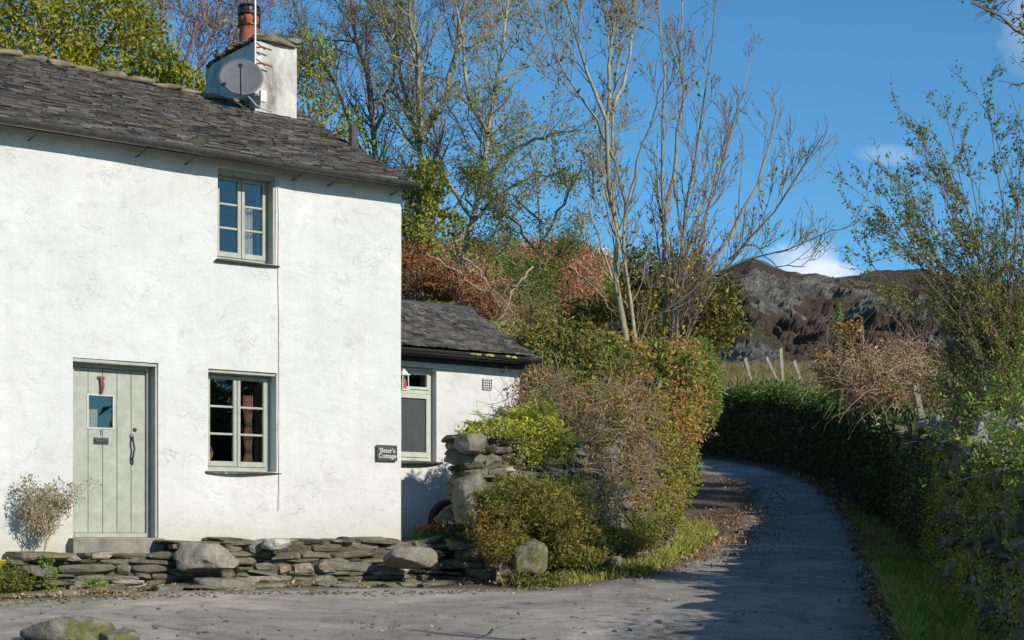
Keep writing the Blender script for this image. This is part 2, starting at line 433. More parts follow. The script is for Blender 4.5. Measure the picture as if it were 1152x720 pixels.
# lane: clipped fine grid inside the road outline
def m_asphalt(t, b):
    p = t.pos()
    big = t.noise(.55, 5, .6, p, dist=.8); mid = t.noise(3.2, 6, .7, p, dist=.5); fine = t.noise(70, 4, .7, p); ag = t.voro(160, p)
    c = t.ramp(big, [(.3, (.25, .222, .188)), (.5, (.38, .34, .29)), (.66, (.50, .45, .385))])
    c = t.mix(1, c, t.ramp(mid, [(.3, .5), (.45, .9), (.6, 1.05), (.75, 1.3)]), 'MULTIPLY')
    c = t.mix(1, c, t.ramp(fine, [(.3, .6), (.7, 1.4)]), 'MULTIPLY'); c = t.mix(.8, c, t.mix(1, c, t.ramp(ag, [(0, 1.5), (.5, .7)]), 'MULTIPLY'))
    # tar seams and cracks
    wp = t.mix(.22, p, t.noise(.9, 4, .6, p, out=1)); 
    cr = t.voro(.42, wp, 'DISTANCE_TO_EDGE'); ck = t.ramp(cr, [(.0, 1), (.007, 0)])
    ck = t.math('MULTIPLY', ck, t.ramp(t.noise(.5, 2, .5, p), [(.55, 0), (.62, 1)]))
    c = t.mix(ck, c, (.05, .045, .04))
    st = t.ramp(t.noise(1.4, 5, .75, t.map(p, (1, .35, 1)), dist=1.2), [(.57, 0), (.68, 1)])
    pt_ = t.ramp(t.voro(.55, t.mix(.15, p, t.noise(1.2, 3, .6, p, out=1)), 'F1', out=1), [(.0, .72), (.5, 1.0), (1, 1.18)])
    c = t.mix(1, c, pt_, 'MULTIPLY')
    sm = t.noise(.35, 3, .5, t.map(p, (1, 2.2, 1)), dist=.6); sl_ = t.ramp(t.math('ABSOLUTE', t.math('SUBTRACT', sm, .5)), [(0, 1), (.012, 0)])
    c = t.mix(t.math('MULTIPLY', sl_, .22), c, (.06, .055, .045))
    c = t.mix(t.math('MULTIPLY', st, .65), c, (.11, .1, .085))
    c = t.mix(t.math('MULTIPLY', t.attr('v'), t.ramp(t.noise(2.2, 5, .7, p), [(.35, .2), (.6, 1)])), c, (.11, .085, .06))
    t.put(b.inputs['Base Color'], c); b.inputs['Roughness'].default_value = .85
    h = t.math('ADD', t.math('MULTIPLY', fine, .5), t.math('MULTIPLY', ag, .6)); h = t.math('SUBTRACT', h, t.math('MULTIPLY', ck, 2))
    t.put(b.inputs['Normal'], t.bump(h, .7, .012, t.bump(mid, .5, .05)))
M_ASPH = mat('asphalt', m_asphalt)
lx = axis([(-40, -12, 2), (-12, 9.4, .16)]); ly = axis([(-20, 4, 1.5), (4, 64, .16)])
X, Y = np.meshgrid(lx, ly); Q = np.c_[X.ravel(), Y.ravel()]
sgn = np.where(inpoly(Q, ROAD), -1, 1)*pdist(Q, ROAD)+.12*fnoise(np.c_[Q, Q[:, 0]*0], 1.5, 3, 4)
z = T(Q[:, 0], Q[:, 1])+.008-np.clip(sgn+.05, 0, .3)*.35
i = np.arange(len(ly)-1)[:, None]*len(lx)+np.arange(len(lx)-1)[None]
LF = np.stack([i, i+1, i+1+len(lx), i+len(lx)], -1).reshape(-1, 4)
LF = LF[(sgn[LF] < .1).any(1)]
us, inv = np.unique(LF, return_inverse=True); inv = inv.reshape(LF.shape)
edge = sstep(sgn[us], -.55, .0)
tag(npmesh('lane', np.c_[Q, z][us], inv, M_ASPH, smooth=True, attr=edge), kind='structure')

# ------------------------------------------------------------------ fell
def m_fell(t, b):
    p = t.pos()
    a = t.attr('v'); n = t.noise(.02, 9, .72, p); n2 = t.noise(.09, 9, .78, p)
    rock = t.ramp(n2, [(.33, (.08, .075, .062)), (.46, (.17, .16, .13)), (.6, (.32, .30, .25))])
    br = t.ramp(n, [(.3, (.085, .05, .034)), (.48, (.13, .08, .052)), (.62, (.13, .11, .06)), (.75, (.10, .10, .045))])
    sh = t.ramp(t.noise(.45, 4, .7, p), [(.3, .6), (.7, 1.35)])
    k = t.ramp(t.math('ADD', a, t.math('MULTIPLY', t.math('SUBTRACT', n2, .5), 1.0)), [(.42, 0), (.52, 1)])
    c = t.mix(k, br, rock); c = t.mix(1, c, sh, 'MULTIPLY')
    t.put(b.inputs['Base Color'], c); b.inputs['Roughness'].default_value = .95
    t.put(b.inputs['Normal'], t.bump(n2, 1, 9, t.bump(n, .7, 10)))
M_FELL = mat('fell', m_fell)
skx = [200, 500, 640, 700, 760, 800, 820, 845, 860, 885, 910, 940, 965, 985, 1010, 1050, 1080, 1152, 1300, 1600]
sky_y = [330, 325, 312, 318, 318, 311, 301, 293, 296, 305, 309, 313, 311, 306, 304, 306, 309, 322, 345, 400]
nu, nv = 560, 190
uu = np.linspace(250, 1500, nu); vv = np.linspace(0, 1.25, nv)
U, Vv = np.meshgrid(uu, vv)
Yd = 300+Vv*380
cr = np.interp(U, skx, sky_y); crz = (605-cr)/FPX*680
X = (U-576)/FPX*Yd
prof = np.where(Vv <= 1, .50+.50*np.sin(np.clip(Vv, 0, 1)*np.pi/2)**1.2, 1-(Vv-1)*1.4)
Z = crz*prof*np.minimum(Yd, 680)/680
PP = np.c_[X.ravel(), Yd.ravel(), Z.ravel()]
from mathutils import noise as MN
rid = np.array([MN.ridged_multi_fractal(Vector((a*.016, b*.010, c_*.022)), .85, 2.1, 8, 1.0, 2.0) for a, b, c_ in PP])
rid = (rid-rid.mean())/rid.std(); r2 = np.array([MN.fractal(Vector((a*.05+9, b*.03, c_*.06)), .7, 2.2, 6) for a, b, c_ in PP]); r2 = r2/r2.std(); r3 = fnoise(PP, .012, 3, 8)
env = np.clip(1-np.abs(Vv.ravel()-.45)/.5, .0, 1); env2 = .06+.94*env
dz = ((np.clip(rid, -2, 2.5)*1.5+r2*1.1)*env2+r2*.45)+r3*1.6*env
Yo = PP[:, 1]-(np.clip(rid, -2, 2.5)*3.2+r2*2.4)*env2
rr_f = np.array([MN.fractal(Vector((a*.03+4, b*.01, c_*.07)), .8, 2.2, 6) for a, b, c_ in PP]); rr_f = rr_f/rr_f.std()
rock = np.clip(.415+.08*rid+.13*rr_f+.04*r3-.22*sstep(.35-Vv.ravel(), 0, .35)-.06*sstep(Vv.ravel(), .8, 1), 0, 1)
i = np.arange(nv-1)[:, None]*nu+np.arange(nu-1)[None]
FF = np.stack([i, i+1, i+1+nu, i+nu], -1).reshape(-1, 4)
tag(npmesh('mountain', np.c_[PP[:, 0], Yo, Z.ravel()+dz], FF, M_FELL, smooth=False, attr=rock), kind='structure')

# ------------------------------------------------------------------ materials for the buildings
def m_render(t, b):
    o = t.obj()
    n = t.noise(1.1, 6, .6, o); n2 = t.noise(4, 6, .7, o, dist=.4); n3 = t.noise(38, 5, .65, o)
    c = t.ramp(n, [(.3, (.50, .498, .48)), (.5, (.55, .548, .53)), (.7, (.60, .598, .58))])
    c = t.mix(t.ramp(n2, [(.54, 0), (.66, .6)]), c, (.45, .445, .41))
    # hair cracks and trowel marks
    wp = t.mix(.35, o, t.noise(2.4, 5, .6, o, out=1))
    ck = t.ramp(t.voro(2.2, wp, 'DISTANCE_TO_EDGE'), [(0, 1), (.016, 0)])
    msk = t.ramp(t.noise(1.9, 3, .6, o), [(.54, 0), (.68, 1)]); ck = t.math('MULTIPLY', ck, msk)
    wp2 = t.mix(.5, o, t.noise(5, 4, .6, o, out=1)); ck2 = t.ramp(t.voro(5, wp2, 'DISTANCE_TO_EDGE'), [(0, 1), (.03, 0)])
    ck2 = t.math('MULTIPLY', ck2, t.ramp(t.noise(2.8, 3, .6, t.map(o, loc=(7, 3, 1))), [(.55, 0), (.65, .7)]))
    allc = t.math('MAXIMUM', ck, ck2)
    c = t.mix(t.math('MULTIPLY', allc, .33), c, (.34, .33, .3))
    # damp, weathering at the foot and under the eaves
    sep = t.new('ShaderNodeSeparateXYZ'); t.put(sep.inputs[0], o); zz = sep.outputs[2]
    lowm = t.ramp(t.math('ADD', zz, t.math('MULTIPLY', n2, .5)), [(.0, 1), (.62, 0)])
    lm = t.math('MULTIPLY', t.math('MULTIPLY', lowm, t.ramp(n, [(.35, .35), (.6, 1)])), .85)
    c = t.mix(lm, c, (.33, .30, .21))
    str_ = t.noise(3, 5, .7, t.map(o, (1.6, 1.6, .12))); c = t.mix(t.ramp(str_, [(.5, 0), (.72, .42)]), c, (.47, .46, .415))
    t.put(b.inputs['Base Color'], c); b.inputs['Roughness'].default_value = .9
    big = t.noise(2.6, 5, .55, t.map(o, (1, 1, 1.3)), dist=.25)
    h = t.bump(big, .7, .05); h = t.bump(n3, .5, .008, h); h = t.bump(t.math('SUBTRACT', 1, allc), .5, .014, h)
    t.put(b.inputs['Normal'], h)
M_WHITE = mat('limewashed_render', m_render)
def m_slate(dark, warm):
    def f(t, b):
        v = t.attr('v'); o = t.obj()
        c = t.ramp(v, [(0, tuple(x*dark for x in (.045, .043, .042))), (.35, tuple(x*dark for x in (.075, .07, .064))), (.7, tuple(x*dark for x in warm)), (1, tuple(x*dark for x in (.135, .13, .12)))])
        n = t.noise(6, 6, .65, o); n2 = t.noise(30, 5, .65, t.map(o, (1, 1, 3)))
        c = t.mix(1, c, t.ramp(n, [(.3, .7), (.7, 1.35)]), 'MULTIPLY'); c = t.mix(1, c, t.ramp(n2, [(.3, .7), (.7, 1.3)]), 'MULTIPLY')
        li = t.ramp(t.noise(3.1, 7, .75, o), [(.66, 0), (.74, 1)]); c = t.mix(t.math('MULTIPLY', li, .6), c, (.13, .12, .05))
        t.put(b.inputs['Base Color'], c); b.inputs['Roughness'].default_value = .7
        t.put(b.inputs['Normal'], t.bump(n2, .5, .01))
    return f
M_SLATE = mat('roof_slate', m_slate(.78, (.12, .09, .058))); M_SLATE2 = mat('annex_slate', m_slate(.9, (.115, .1, .078)))
def m_stone(t, b):
    v = t.attr('v'); o = t.obj()
    c = t.ramp(v, [(0, (.075, .068, .056)), (.3, (.115, .102, .08)), (.55, (.165, .145, .112)), (.75, (.13, .132, .11)), (.9, (.21, .155, .105)), (1, (.34, .31, .26))])
    n = t.noise(5, 6, .7, o); n2 = t.noise(26, 5, .65, o)
    c = t.mix(1, c, t.ramp(n, [(.3, .65), (.7, 1.35)]), 'MULTIPLY'); c = t.mix(1, c, t.ramp(n2, [(.3, .75), (.7, 1.25)]), 'MULTIPLY')
    li = t.ramp(t.noise(7, 6, .7, t.map(o, loc=(3, 1, 0))), [(.6, 0), (.68, 1)]); c = t.mix(t.math('MULTIPLY', li, .5), c, (.36, .35, .29))
    geo = t.new('ShaderNodeNewGeometry'); sp = t.new('ShaderNodeSeparateXYZ'); t.put(sp.inputs[0], geo.outputs['Normal'])
    ms = t.ramp(t.math('ADD', t.math('MULTIPLY', sp.outputs[2], .3), t.noise(2.5, 5, .7, o)), [(.66, 0), (.8, 1)])
    c = t.mix(t.math('MULTIPLY', ms, .7), c, (.11, .125, .035))
    t.put(b.inputs['Base Color'], c); b.inputs['Roughness'].default_value = .85
    t.put(b.inputs['Normal'], t.bump(n2, .6, .015, t.bump(n, .8, .05)))
M_STONE = mat('stone', m_stone)
def m_stoneplain(t, b):
    v = t.attr('v'); o = t.obj()
    c = t.ramp(v, [(0, (.11, .10, .08)), (.5, (.20, .18, .145)), (1, (.40, .38, .33))])
    n = t.noise(4, 7, .7, o); n2 = t.noise(22, 5, .65, o)
    c = t.mix(1, c, t.ramp(n, [(.3, .6), (.7, 1.4)]), 'MULTIPLY'); c = t.mix(1, c, t.ramp(n2, [(.3, .75), (.7, 1.25)]), 'MULTIPLY')
    li = t.ramp(t.noise(9, 6, .7, t.map(o, loc=(3, 1, 0))), [(.6, 0), (.66, 1)]); c = t.mix(t.math('MULTIPLY', li, .6), c, (.42, .4, .33))
    t.put(b.inputs['Base Color'], c); b.inputs['Roughness'].default_value = .85
    t.put(b.inputs['Normal'], t.bump(n2, .6, .02, t.bump(n, 1, .08)))
M_BOULD = mat('boulder', m_stoneplain)
def m_wallmoss(t, b):
    v = t.attr('v'); o = t.obj(); n = t.noise(2.2, 6, .7, o); n2 = t.noise(16, 5, .65, o)
    c = t.ramp(v, [(0, (.08, .07, .055)), (.5, (.15, .13, .10)), (.85, (.22, .2, .16)), (1, (.38, .36, .3))])
    c = t.mix(t.ramp(n, [(.42, 0), (.56, .85)]), c, t.ramp(n2, [(.3, (.07, .075, .018)), (.7, (.16, .155, .035))]))
    c = t.mix(1, c, t.ramp(n2, [(.3, .65), (.7, 1.35)]), 'MULTIPLY')
    t.put(b.inputs['Base Color'], c); b.inputs['Roughness'].default_value = .9; t.put(b.inputs['Normal'], t.bump(n2, .8, .03, t.bump(n, .8, .06)))
M_WALLM = mat('mossy_wall_stone', m_wallmoss)
def m_mossrock(t, b):
    o = t.obj(); n = t.noise(3, 7, .7, o); n2 = t.noise(18, 5, .65, o)
    c = t.ramp(n, [(.35, (.10, .09, .075)), (.48, (.19, .17, .135)), (.58, (.10, .105, .035)), (.78, (.16, .15, .045))])
    c = t.mix(1, c, t.ramp(n2, [(.3, .65), (.7, 1.35)]), 'MULTIPLY')
    t.put(b.inputs['Base Color'], c); b.inputs['Roughness'].default_value = .9
    t.put(b.inputs['Normal'], t.bump(n2, .8, .02, t.bump(n, 1, .06)))
M_MOSSROCK = mat('mossy_rock', m_mossrock)
M_GREEN = simple('sage_paint', (.30, .312, .262), .5, .14, 9, bump=.06, spec=.4)
M_GREEN2 = simple('pale_sage_paint', (.40, .42, .36), .5, .1, 9, bump=.05, spec=.4)
M_GUTTER = simple('cast_iron_gutter', (.045, .045, .045), .45, .4, 10, bump=.1, spec=.5)
M_IRON = simple('black_iron', (.02, .02, .02), .45, .3, 20, bump=.1, spec=.5)
M_TERRA = simple('terracotta', (.30, .085, .045), .8, .35, 9)
M_DISHG = simple('grey_dish', (.115, .12, .125), .5, .12, 8, bump=0)
M_METAL = simple('galvanised', (.42, .38, .36), .5, .25, 14, metallic=.5, bump=.05)
M_MORTAR = simple('ridge_mortar', (.2, .155, .11), .9, .5, 5, bump=.6)
M_CONC = simple('doorstep_concrete', (.2, .19, .155), .9, .3, 7, bump=.4)
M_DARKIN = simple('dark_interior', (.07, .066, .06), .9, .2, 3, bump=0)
M_CURT_P = simple('pink_curtain', (.55, .3, .24), .9, .12, 12, bump=0)
M_CURT_W = simple('cream_curtain', (.62, .57, .5), .9, .12, 12, bump=0)
M_WICK = simple('wicker', (.38, .2, .08), .8, .3, 30)
M_RUST = simple('rusty_iron', (.2, .07, .04), .8, .35, 18)
M_BLACKR = simple('black_rubber', (.018, .018, .02), .7, .3, 15)
M_WOODP = simple('weathered_post', (.36, .30, .23), .9, .25, 8, bump=.4)
M_SIGN = simple('slate_sign', (.045, .05, .05), .5, .2, 16, bump=.1)
M_LET = simple('white_lettering', (.6, .6, .57), .6, .05, 10, bump=0)
M_FLUE = simple('dark_flue', (.06, .06, .065), .5, .2, 10, bump=0)
def m_glass(t, b):
    b.inputs['Base Color'].default_value = (0, 0, 0, 1)
    gl = t.new('ShaderNodeBsdfGlossy'); gl.inputs['Roughness'].default_value = .015; gl.inputs['Color'].default_value = (1, 1, 1, 1)
    tr = t.new('ShaderNodeBsdfTransparent'); tr.inputs[0].default_value = (.8, .84, .83, 1)
    fz = t.new('ShaderNodeFresnel'); fz.inputs[0].default_value = 1.52
    ms = t.new('ShaderNodeMixShader'); t.put(ms.inputs[0], t.math('ADD', fz.outputs[0], .02)); t.l.new(tr.outputs[0], ms.inputs[1]); t.l.new(gl.outputs[0], ms.inputs[2])
    t.l.new(ms.outputs[0], t.n['Material Output'].inputs[0])
M_GLASS = mat('window_glass', m_glass)
def m_frost(t, b):
    o = t.obj(); c = t.ramp(t.noise(14, 5, .7, o), [(.3, (.045, .048, .05)), (.7, (.06, .064, .066))])
    t.put(b.inputs['Base Color'], c); b.inputs['Roughness'].default_value = .3; b.inputs['Specular IOR Level'].default_value = .5
    t.put(b.inputs['Normal'], t.bump(t.noise(30, 2, .5, o), .08, .01))
M_FROST = mat('obscured_glass', m_frost)

# ------------------------------------------------------------------ cottage  (local: x along the front, y into the house, z up; z=0 door sill)
A = math.atan2(.588, .809)
CX, CY = -1.34, 18.9
UL = -9.5
def HW(u, y, z=0.0):         # cottage local -> world
    return np.array([CX+u*.809-y*.588, CY+u*.588+y*.809, z])
cot = tag(empty('cottage', (CX, CY, 0), A), 'white rendered two storey slate roofed cottage with a sage green plank door', 'cottage')

def holed_wall(u0, u1, z0, z1, y0, thick, holes, step=.13, amp=.013, seed=1):
    """front sheet with openings, reveals, rear sheet"""
    us = set(np.round(np.arange(u0, u1, step), 4)) | {u1}; zs = set(np.round(np.arange(z0, z1, step), 4)) | {z1}
    for h in holes: us |= {h[0], h[1]}; zs |= {h[2], h[3]}
    us = np.array(sorted(us)); zs = np.array(sorted(zs))
    Ug, Zg = np.meshgrid(us, zs)
    P = np.c_[Ug.ravel(), np.zeros(Ug.size), Zg.ravel()]
    P[:, 1] = y0+amp*fnoise(P, 1.1, 3, seed)
    F = []; nu = len(us)
    uc = (us[:-1]+us[1:])/2; zc = (zs[:-1]+zs[1:])/2
    for j, z in enumerate(zc):
        for i, u in enumerate(uc):
            if any(h[0] < u < h[1] and h[2] < z < h[3] for h in holes): continue
            F.append([j*nu+i, j*nu+i+1, (j+1)*nu+i+1, (j+1)*nu+i])
    mb = MB(); mb.add(P, F)
    for (a, b, c, d, dep) in holes:
        # reveals follow the front sheet's edge
        for e0, e1 in (((a, c), (a, d)), ((b, d), (b, c)), ((a, d), (b, d)), ((b, c), (a, c))):
            n = 8; q = np.linspace(0, 1, n); E = np.c_[e0[0]+(e1[0]-e0[0])*q, np.zeros(n), e0[1]+(e1[1]-e0[1])*q]
            E1 = E.copy(); E[:, 1] = y0+amp*fnoise(E, 1.1, 3, seed)-0.0005; E1[:, 1] = y0+dep
            V = np.concatenate([E, E1]); mb.add(V, [[k, k+1, k+1+n, k+n] for k in range(n-1)])
    return mb
DOOR = (-4.07, -3.115, 0.0, 1.905, .5); WLO = (-2.526, -1.678, .753, 1.885, .5); WUP = (-2.41, -1.688, 3.125, 4.14, .5)
mb = holed_wall(UL, 0, -.45, 4.36, 0, .5, [DOOR, WLO, WUP])
mb.add([(0, 0, -.45), (0, 5.2, -.45), (0, 5.2, 4.3), (0, 2.6, 5.6), (0, 0, 4.3)], [[0, 1, 2, 3, 4]])
mb.add([(UL, 0, -.45), (UL, 5.2, -.45), (UL, 5.2, 4.3), (UL, 2.6, 5.6), (UL, 0, 4.3)], [[4, 3, 2, 1, 0]])
mb.add([(UL, 5.2, -.45), (0, 5.2, -.45), (0, 5.2, 4.3), (UL, 5.2, 4.3)], [[1, 0, 3, 2]])
mb.build('wall', M_WHITE, cot, smooth=True)
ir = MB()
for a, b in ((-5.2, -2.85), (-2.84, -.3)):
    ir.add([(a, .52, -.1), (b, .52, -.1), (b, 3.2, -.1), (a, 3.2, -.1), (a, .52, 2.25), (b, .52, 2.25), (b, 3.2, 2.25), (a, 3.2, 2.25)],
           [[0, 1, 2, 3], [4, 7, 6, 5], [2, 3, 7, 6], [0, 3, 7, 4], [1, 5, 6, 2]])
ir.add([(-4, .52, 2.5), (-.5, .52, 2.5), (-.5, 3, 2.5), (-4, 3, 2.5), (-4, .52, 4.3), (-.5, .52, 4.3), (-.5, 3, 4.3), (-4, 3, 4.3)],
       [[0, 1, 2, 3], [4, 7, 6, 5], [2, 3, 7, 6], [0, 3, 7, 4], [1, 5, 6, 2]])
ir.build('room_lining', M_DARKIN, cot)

def casement(name, parent, u0, u1, z0, z1, y, rows=3, fw=.05, curtains=None, label=None, m=M_GREEN):
    """two leaf casement with glazing bars; frame, sashes, bars in one mesh, panes and sill as sub-parts"""
    f = MB(); e = .003
    for (a, b, c, d) in ((u0+e, u0+fw, z0+e, z1-e), (u1-fw, u1-e, z0+e, z1-e), (u0+fw, u1-fw, z1-fw, z1-e), (u0+fw, u1-fw, z0+e, z0+fw)):
        f.bb(a, b, y, y+.07, c, d)
    um = (u0+u1)/2; g = MB()
    for (s0, s1) in ((u0+fw, um-.002), (um+.002, u1-fw)):
        sw = .042
        ya, yb = y-.012, y+.035
        f.bb(s0+.003, s0+sw, ya, yb, z0+fw+.003, z1-fw-.003); f.bb(s1-sw, s1, ya, yb, z0+fw+.003, z1-fw-.003)
        f.bb(s0+sw, s1-sw, ya, yb, z1-fw-sw, z1-fw-.003); f.bb(s0+sw, s1-sw, ya, yb, z0+fw+.003, z0+fw+sw+.02)
        h = (z1-fw-sw)-(z0+fw+sw+.02)
        for k in range(1, rows):
            zc = z0+fw+sw+.02+h*k/rows; f.bb(s0+sw, s1-sw, y-.002, y+.03, zc-.012, zc+.012)
        g.bb(s0+sw-.005, s1-sw+.005, y+.012, y+.017, z0+fw+sw, z1-fw-sw+.005)
    w = f.build(name, m, parent, bevel=.004)
    if label: w['label'] = label
    g.build('pane', M_GLASS, w)
    return w
w1 = casement('window', cot, *WLO[:4], .155, label='ground floor casement with a tied pink curtain')
w2 = casement('window', cot, *WUP[:4], .155, label='upstairs casement under the gutter with a cream curtain')
def sill(w, u0, u1, z, t_=.04, out=.055, seed=3):
    v, f, a = stones(np.array([[(u0+u1)/2, .07-out/2, z-t_/2-.004]]), np.array([[u1-u0+.12, .16+out, t_]]), np.zeros(1), seed, 4, .05, .25, 0)
    npmesh('sill', v, f, M_STONE, w, a*0+.2, True)
sill(w1, WLO[0], WLO[1], WLO[2], seed=5); sill(w2, WUP[0], WUP[1], WUP[2], seed=8)
def curtain(w, u0, u1, z0, z1, y, m, ties=()):
    n = 40; us = np.linspace(0, 1, n); mb = MB(); zs = np.linspace(z1, z0, 14); V = []
    for z in zs:
        pin = min([1]+[.55+abs(z-tz)*3.2 for tz in ties])
        for u in us:
            V.append(((u0+u1)/2+(u-.5)*(u1-u0)*pin, y+.02*math.sin(u*26), z))
    F = [[j*n+i, j*n+i+1, (j+1)*n+i+1, (j+1)*n+i] for j in range(len(zs)-1) for i in range(n-1)]
    mb.add(V, F); c = mb.build('curtain', m, w, smooth=True)
    if ties:
        for tz in ties:
            tb = MB(); tb.box(((u0+u1)/2, y-.025, tz), ((u1-u0)*.66, .02, .035)); tb.build('curtain_tie', M_IRON, w)
um = (WLO[0]+WLO[1])/2
curtain(w1, um+.13, um+.25, WLO[2]+.1, WLO[2]+.88, .25, M_CURT_P, (WLO[2]+.25, WLO[2]+.55))
um2 = (WUP[0]+WUP[1])/2
curtain(w2, um2+.04, um2+.2, WUP[2]+.1, WUP[2]+.66, .26, M_CURT_W)
curtain(w1, um+.30, um+.40, WLO[2]+.1, WLO[2]+1.0, .3, simple('grey_brown_curtain', (.12, .1, .1), .9, .1, bump=0))
# dark lintel over the ground floor window and painted surround upstairs
lt = MB(); lt.bb(WLO[0]+.004, WLO[1]-.004, .02, .15, WLO[3]-.035, WLO[3]-.003); lt.build('lintel', M_GREEN, w1)
lt = MB(); lt.bb(WUP[0]+.004, WUP[1]-.004, .03, .15, WUP[3]-.05, WUP[3]-.003)
lt.bb(WUP[1]-.028, WUP[1]-.003, .012, .15, WUP[2]+.004, WUP[3]-.055); lt.build('surround', M_GREEN, w2)

# door
du0, du1, dz0, dz1 = DOOR[:4]
df = MB(); y = .15
df.bb(du0+.003, du0+.07, y, y+.09, .003, dz1-.003); df.bb(du1-.07, du1-.003, y, y+.09, .003, dz1-.003)
df.bb(du0+.07, du1-.07, y, y+.09, dz1-.075, dz1-.003); df.bb(du0+.004, du1-.004, .02, y-.003, dz1-.04, dz1-.004)
df.bb(du1-.03, du1-.003, .015, y-.003, .004, dz1-.045); df.bb(du0+.07, du1-.07, y-.01, y+.09, .004, .05)
df.build('door_frame', M_GREEN, cot, bevel=.004)
dr = MB(); a, b = du0+.073, du1-.073; nb = 5; wd = (b-a)/nb; yd = y+.035
wz0, wz1 = 1.19, 1.53; wu0, wu1 = -3.83, -3.56
for k in range(nb):
    x0, x1 = a+k*wd+.003, a+(k+1)*wd-.003
    # planks stop round the small window
    segs_ = [(x0, x1, .055, 1.825)]
    if x1 > wu0-.0 and x0 < wu1:
        segs_ = [(x0, x1, .055, wz0), (x0, x1, wz1, 1.825)]
        if x0 < wu0: segs_.append((x0, wu0, wz0, wz1))
        if x1 > wu1: segs_.append((wu1, x1, wz0, wz1))
    for (p, q, r_, s_) in segs_: dr.bb(p, q, yd, yd+.04, r_, s_)
door = dr.build('door', M_GREEN, cot, bevel=.003)
bk = MB(); bk.bb(a, wu0-.002, yd+.03, yd+.05, .05, 1.82); bk.bb(wu1+.002, b, yd+.03, yd+.05, .05, 1.82); bk.bb(wu0-.002, wu1+.002, yd+.03, yd+.05, .05, wz0-.002); bk.bb(wu0-.002, wu1+.002, yd+.03, yd+.05, wz1+.002, 1.82)
bk.build('backing_board', M_GREEN, door)
tr = MB()
for (p, q, r_, s_) in ((wu0-.02, wu1+.02, wz1, wz1+.018), (wu0-.02, wu1+.02, wz0-.018, wz0), (wu0-.02, wu0, wz0, wz1), (wu1, wu1+.02, wz0, wz1)): tr.bb(p, q, yd-.008, yd+.01, r_, s_)
tr.build('window_bead', M_GREEN2, door)
pn = MB(); pn.bb(wu0, wu1, yd+.012, yd+.016, wz0, wz1); pn.build('pane', M_GLASS, door)
nc = MB(); curtain(door, wu0+.01, wu0+.125, wz0+.005, wz0+.20, yd+.07, M_CURT_W)
hd = MB(); hx = -3.345
hd.tube([(hx, yd-.012, .84), (hx-.003, yd-.05, .88), (hx+.012, yd-.055, .97), (hx-.002, yd-.05, 1.05), (hx, yd-.012, 1.09)], .011, 8)
hd.lathe((hx, yd-.004, .83), [(0, .0), (.0, 0)], 6)
for zc in (.83, 1.10): 
    v, f, a_ = stones(np.array([[hx, yd-.008, zc]]), np.array([[.045, .018, .075]]), np.zeros(1), 2, 3, .03, .7, 0); hd.add(v, f)
v, f, a_ = stones(np.array([[hx+.035, yd-.008, 1.18]]), np.array([[.042, .02, .045]]), np.zeros(1), 2, 3, .02, .9, 0); hd.add(v, f)
hd.build('handle', M_IRON, door)
lb = MB(); lb.bb(-3.775, -3.61, yd-.014, yd-.001, 1.01, 1.08); lb.bb(-3.76, -3.625, yd-.022, yd-.015, 1.028, 1.062); lb.build('letterbox', M_IRON, door, bevel=.004)
nm = MB(); nm.bb(-3.697, -3.689, yd-.008, yd-.001, 1.105, 1.16); nm.bb(-3.705, -3.697, yd-.008, yd-.001, 1.145, 1.153); nm.build('numeral', M_IRON, door)
kn = MB(); kn.bb(-3.735, -3.655, yd-.02, yd-.001, 1.715, 1.74); kn.tube([(-3.70, yd-.02, 1.73), (-3.695, yd-.03, 1.65), (-3.69, yd-.028, 1.59), (-3.70, yd-.02, 1.555)], [.02, .014, .018, .012], 8)
kn.tube([(-3.69, yd-.02, 1.72), (-3.672, yd-.04, 1.65), (-3.68, yd-.03, 1.59)], .008, 6); kn.build('knocker', M_RUST, door)
st = MB(); st.bb(du0-.05, du1+.02, -.14, .14, -.215, -.003); st.build('doorstep', M_CONC, cot, bevel=.012)
# hairline cable down the front
cb = MB(); cu = -1.655
cb.tube([(cu-.01, -.012, 4.2), (cu+.004, -.02, 3.6), (cu-.002, -.018, 3.05), (cu+.004, -.02, 2.2), (cu, -.018, 1.3), (cu+.003, -.018, .32)], .0045, 5)
cb.build('cable', M_METAL, cot)

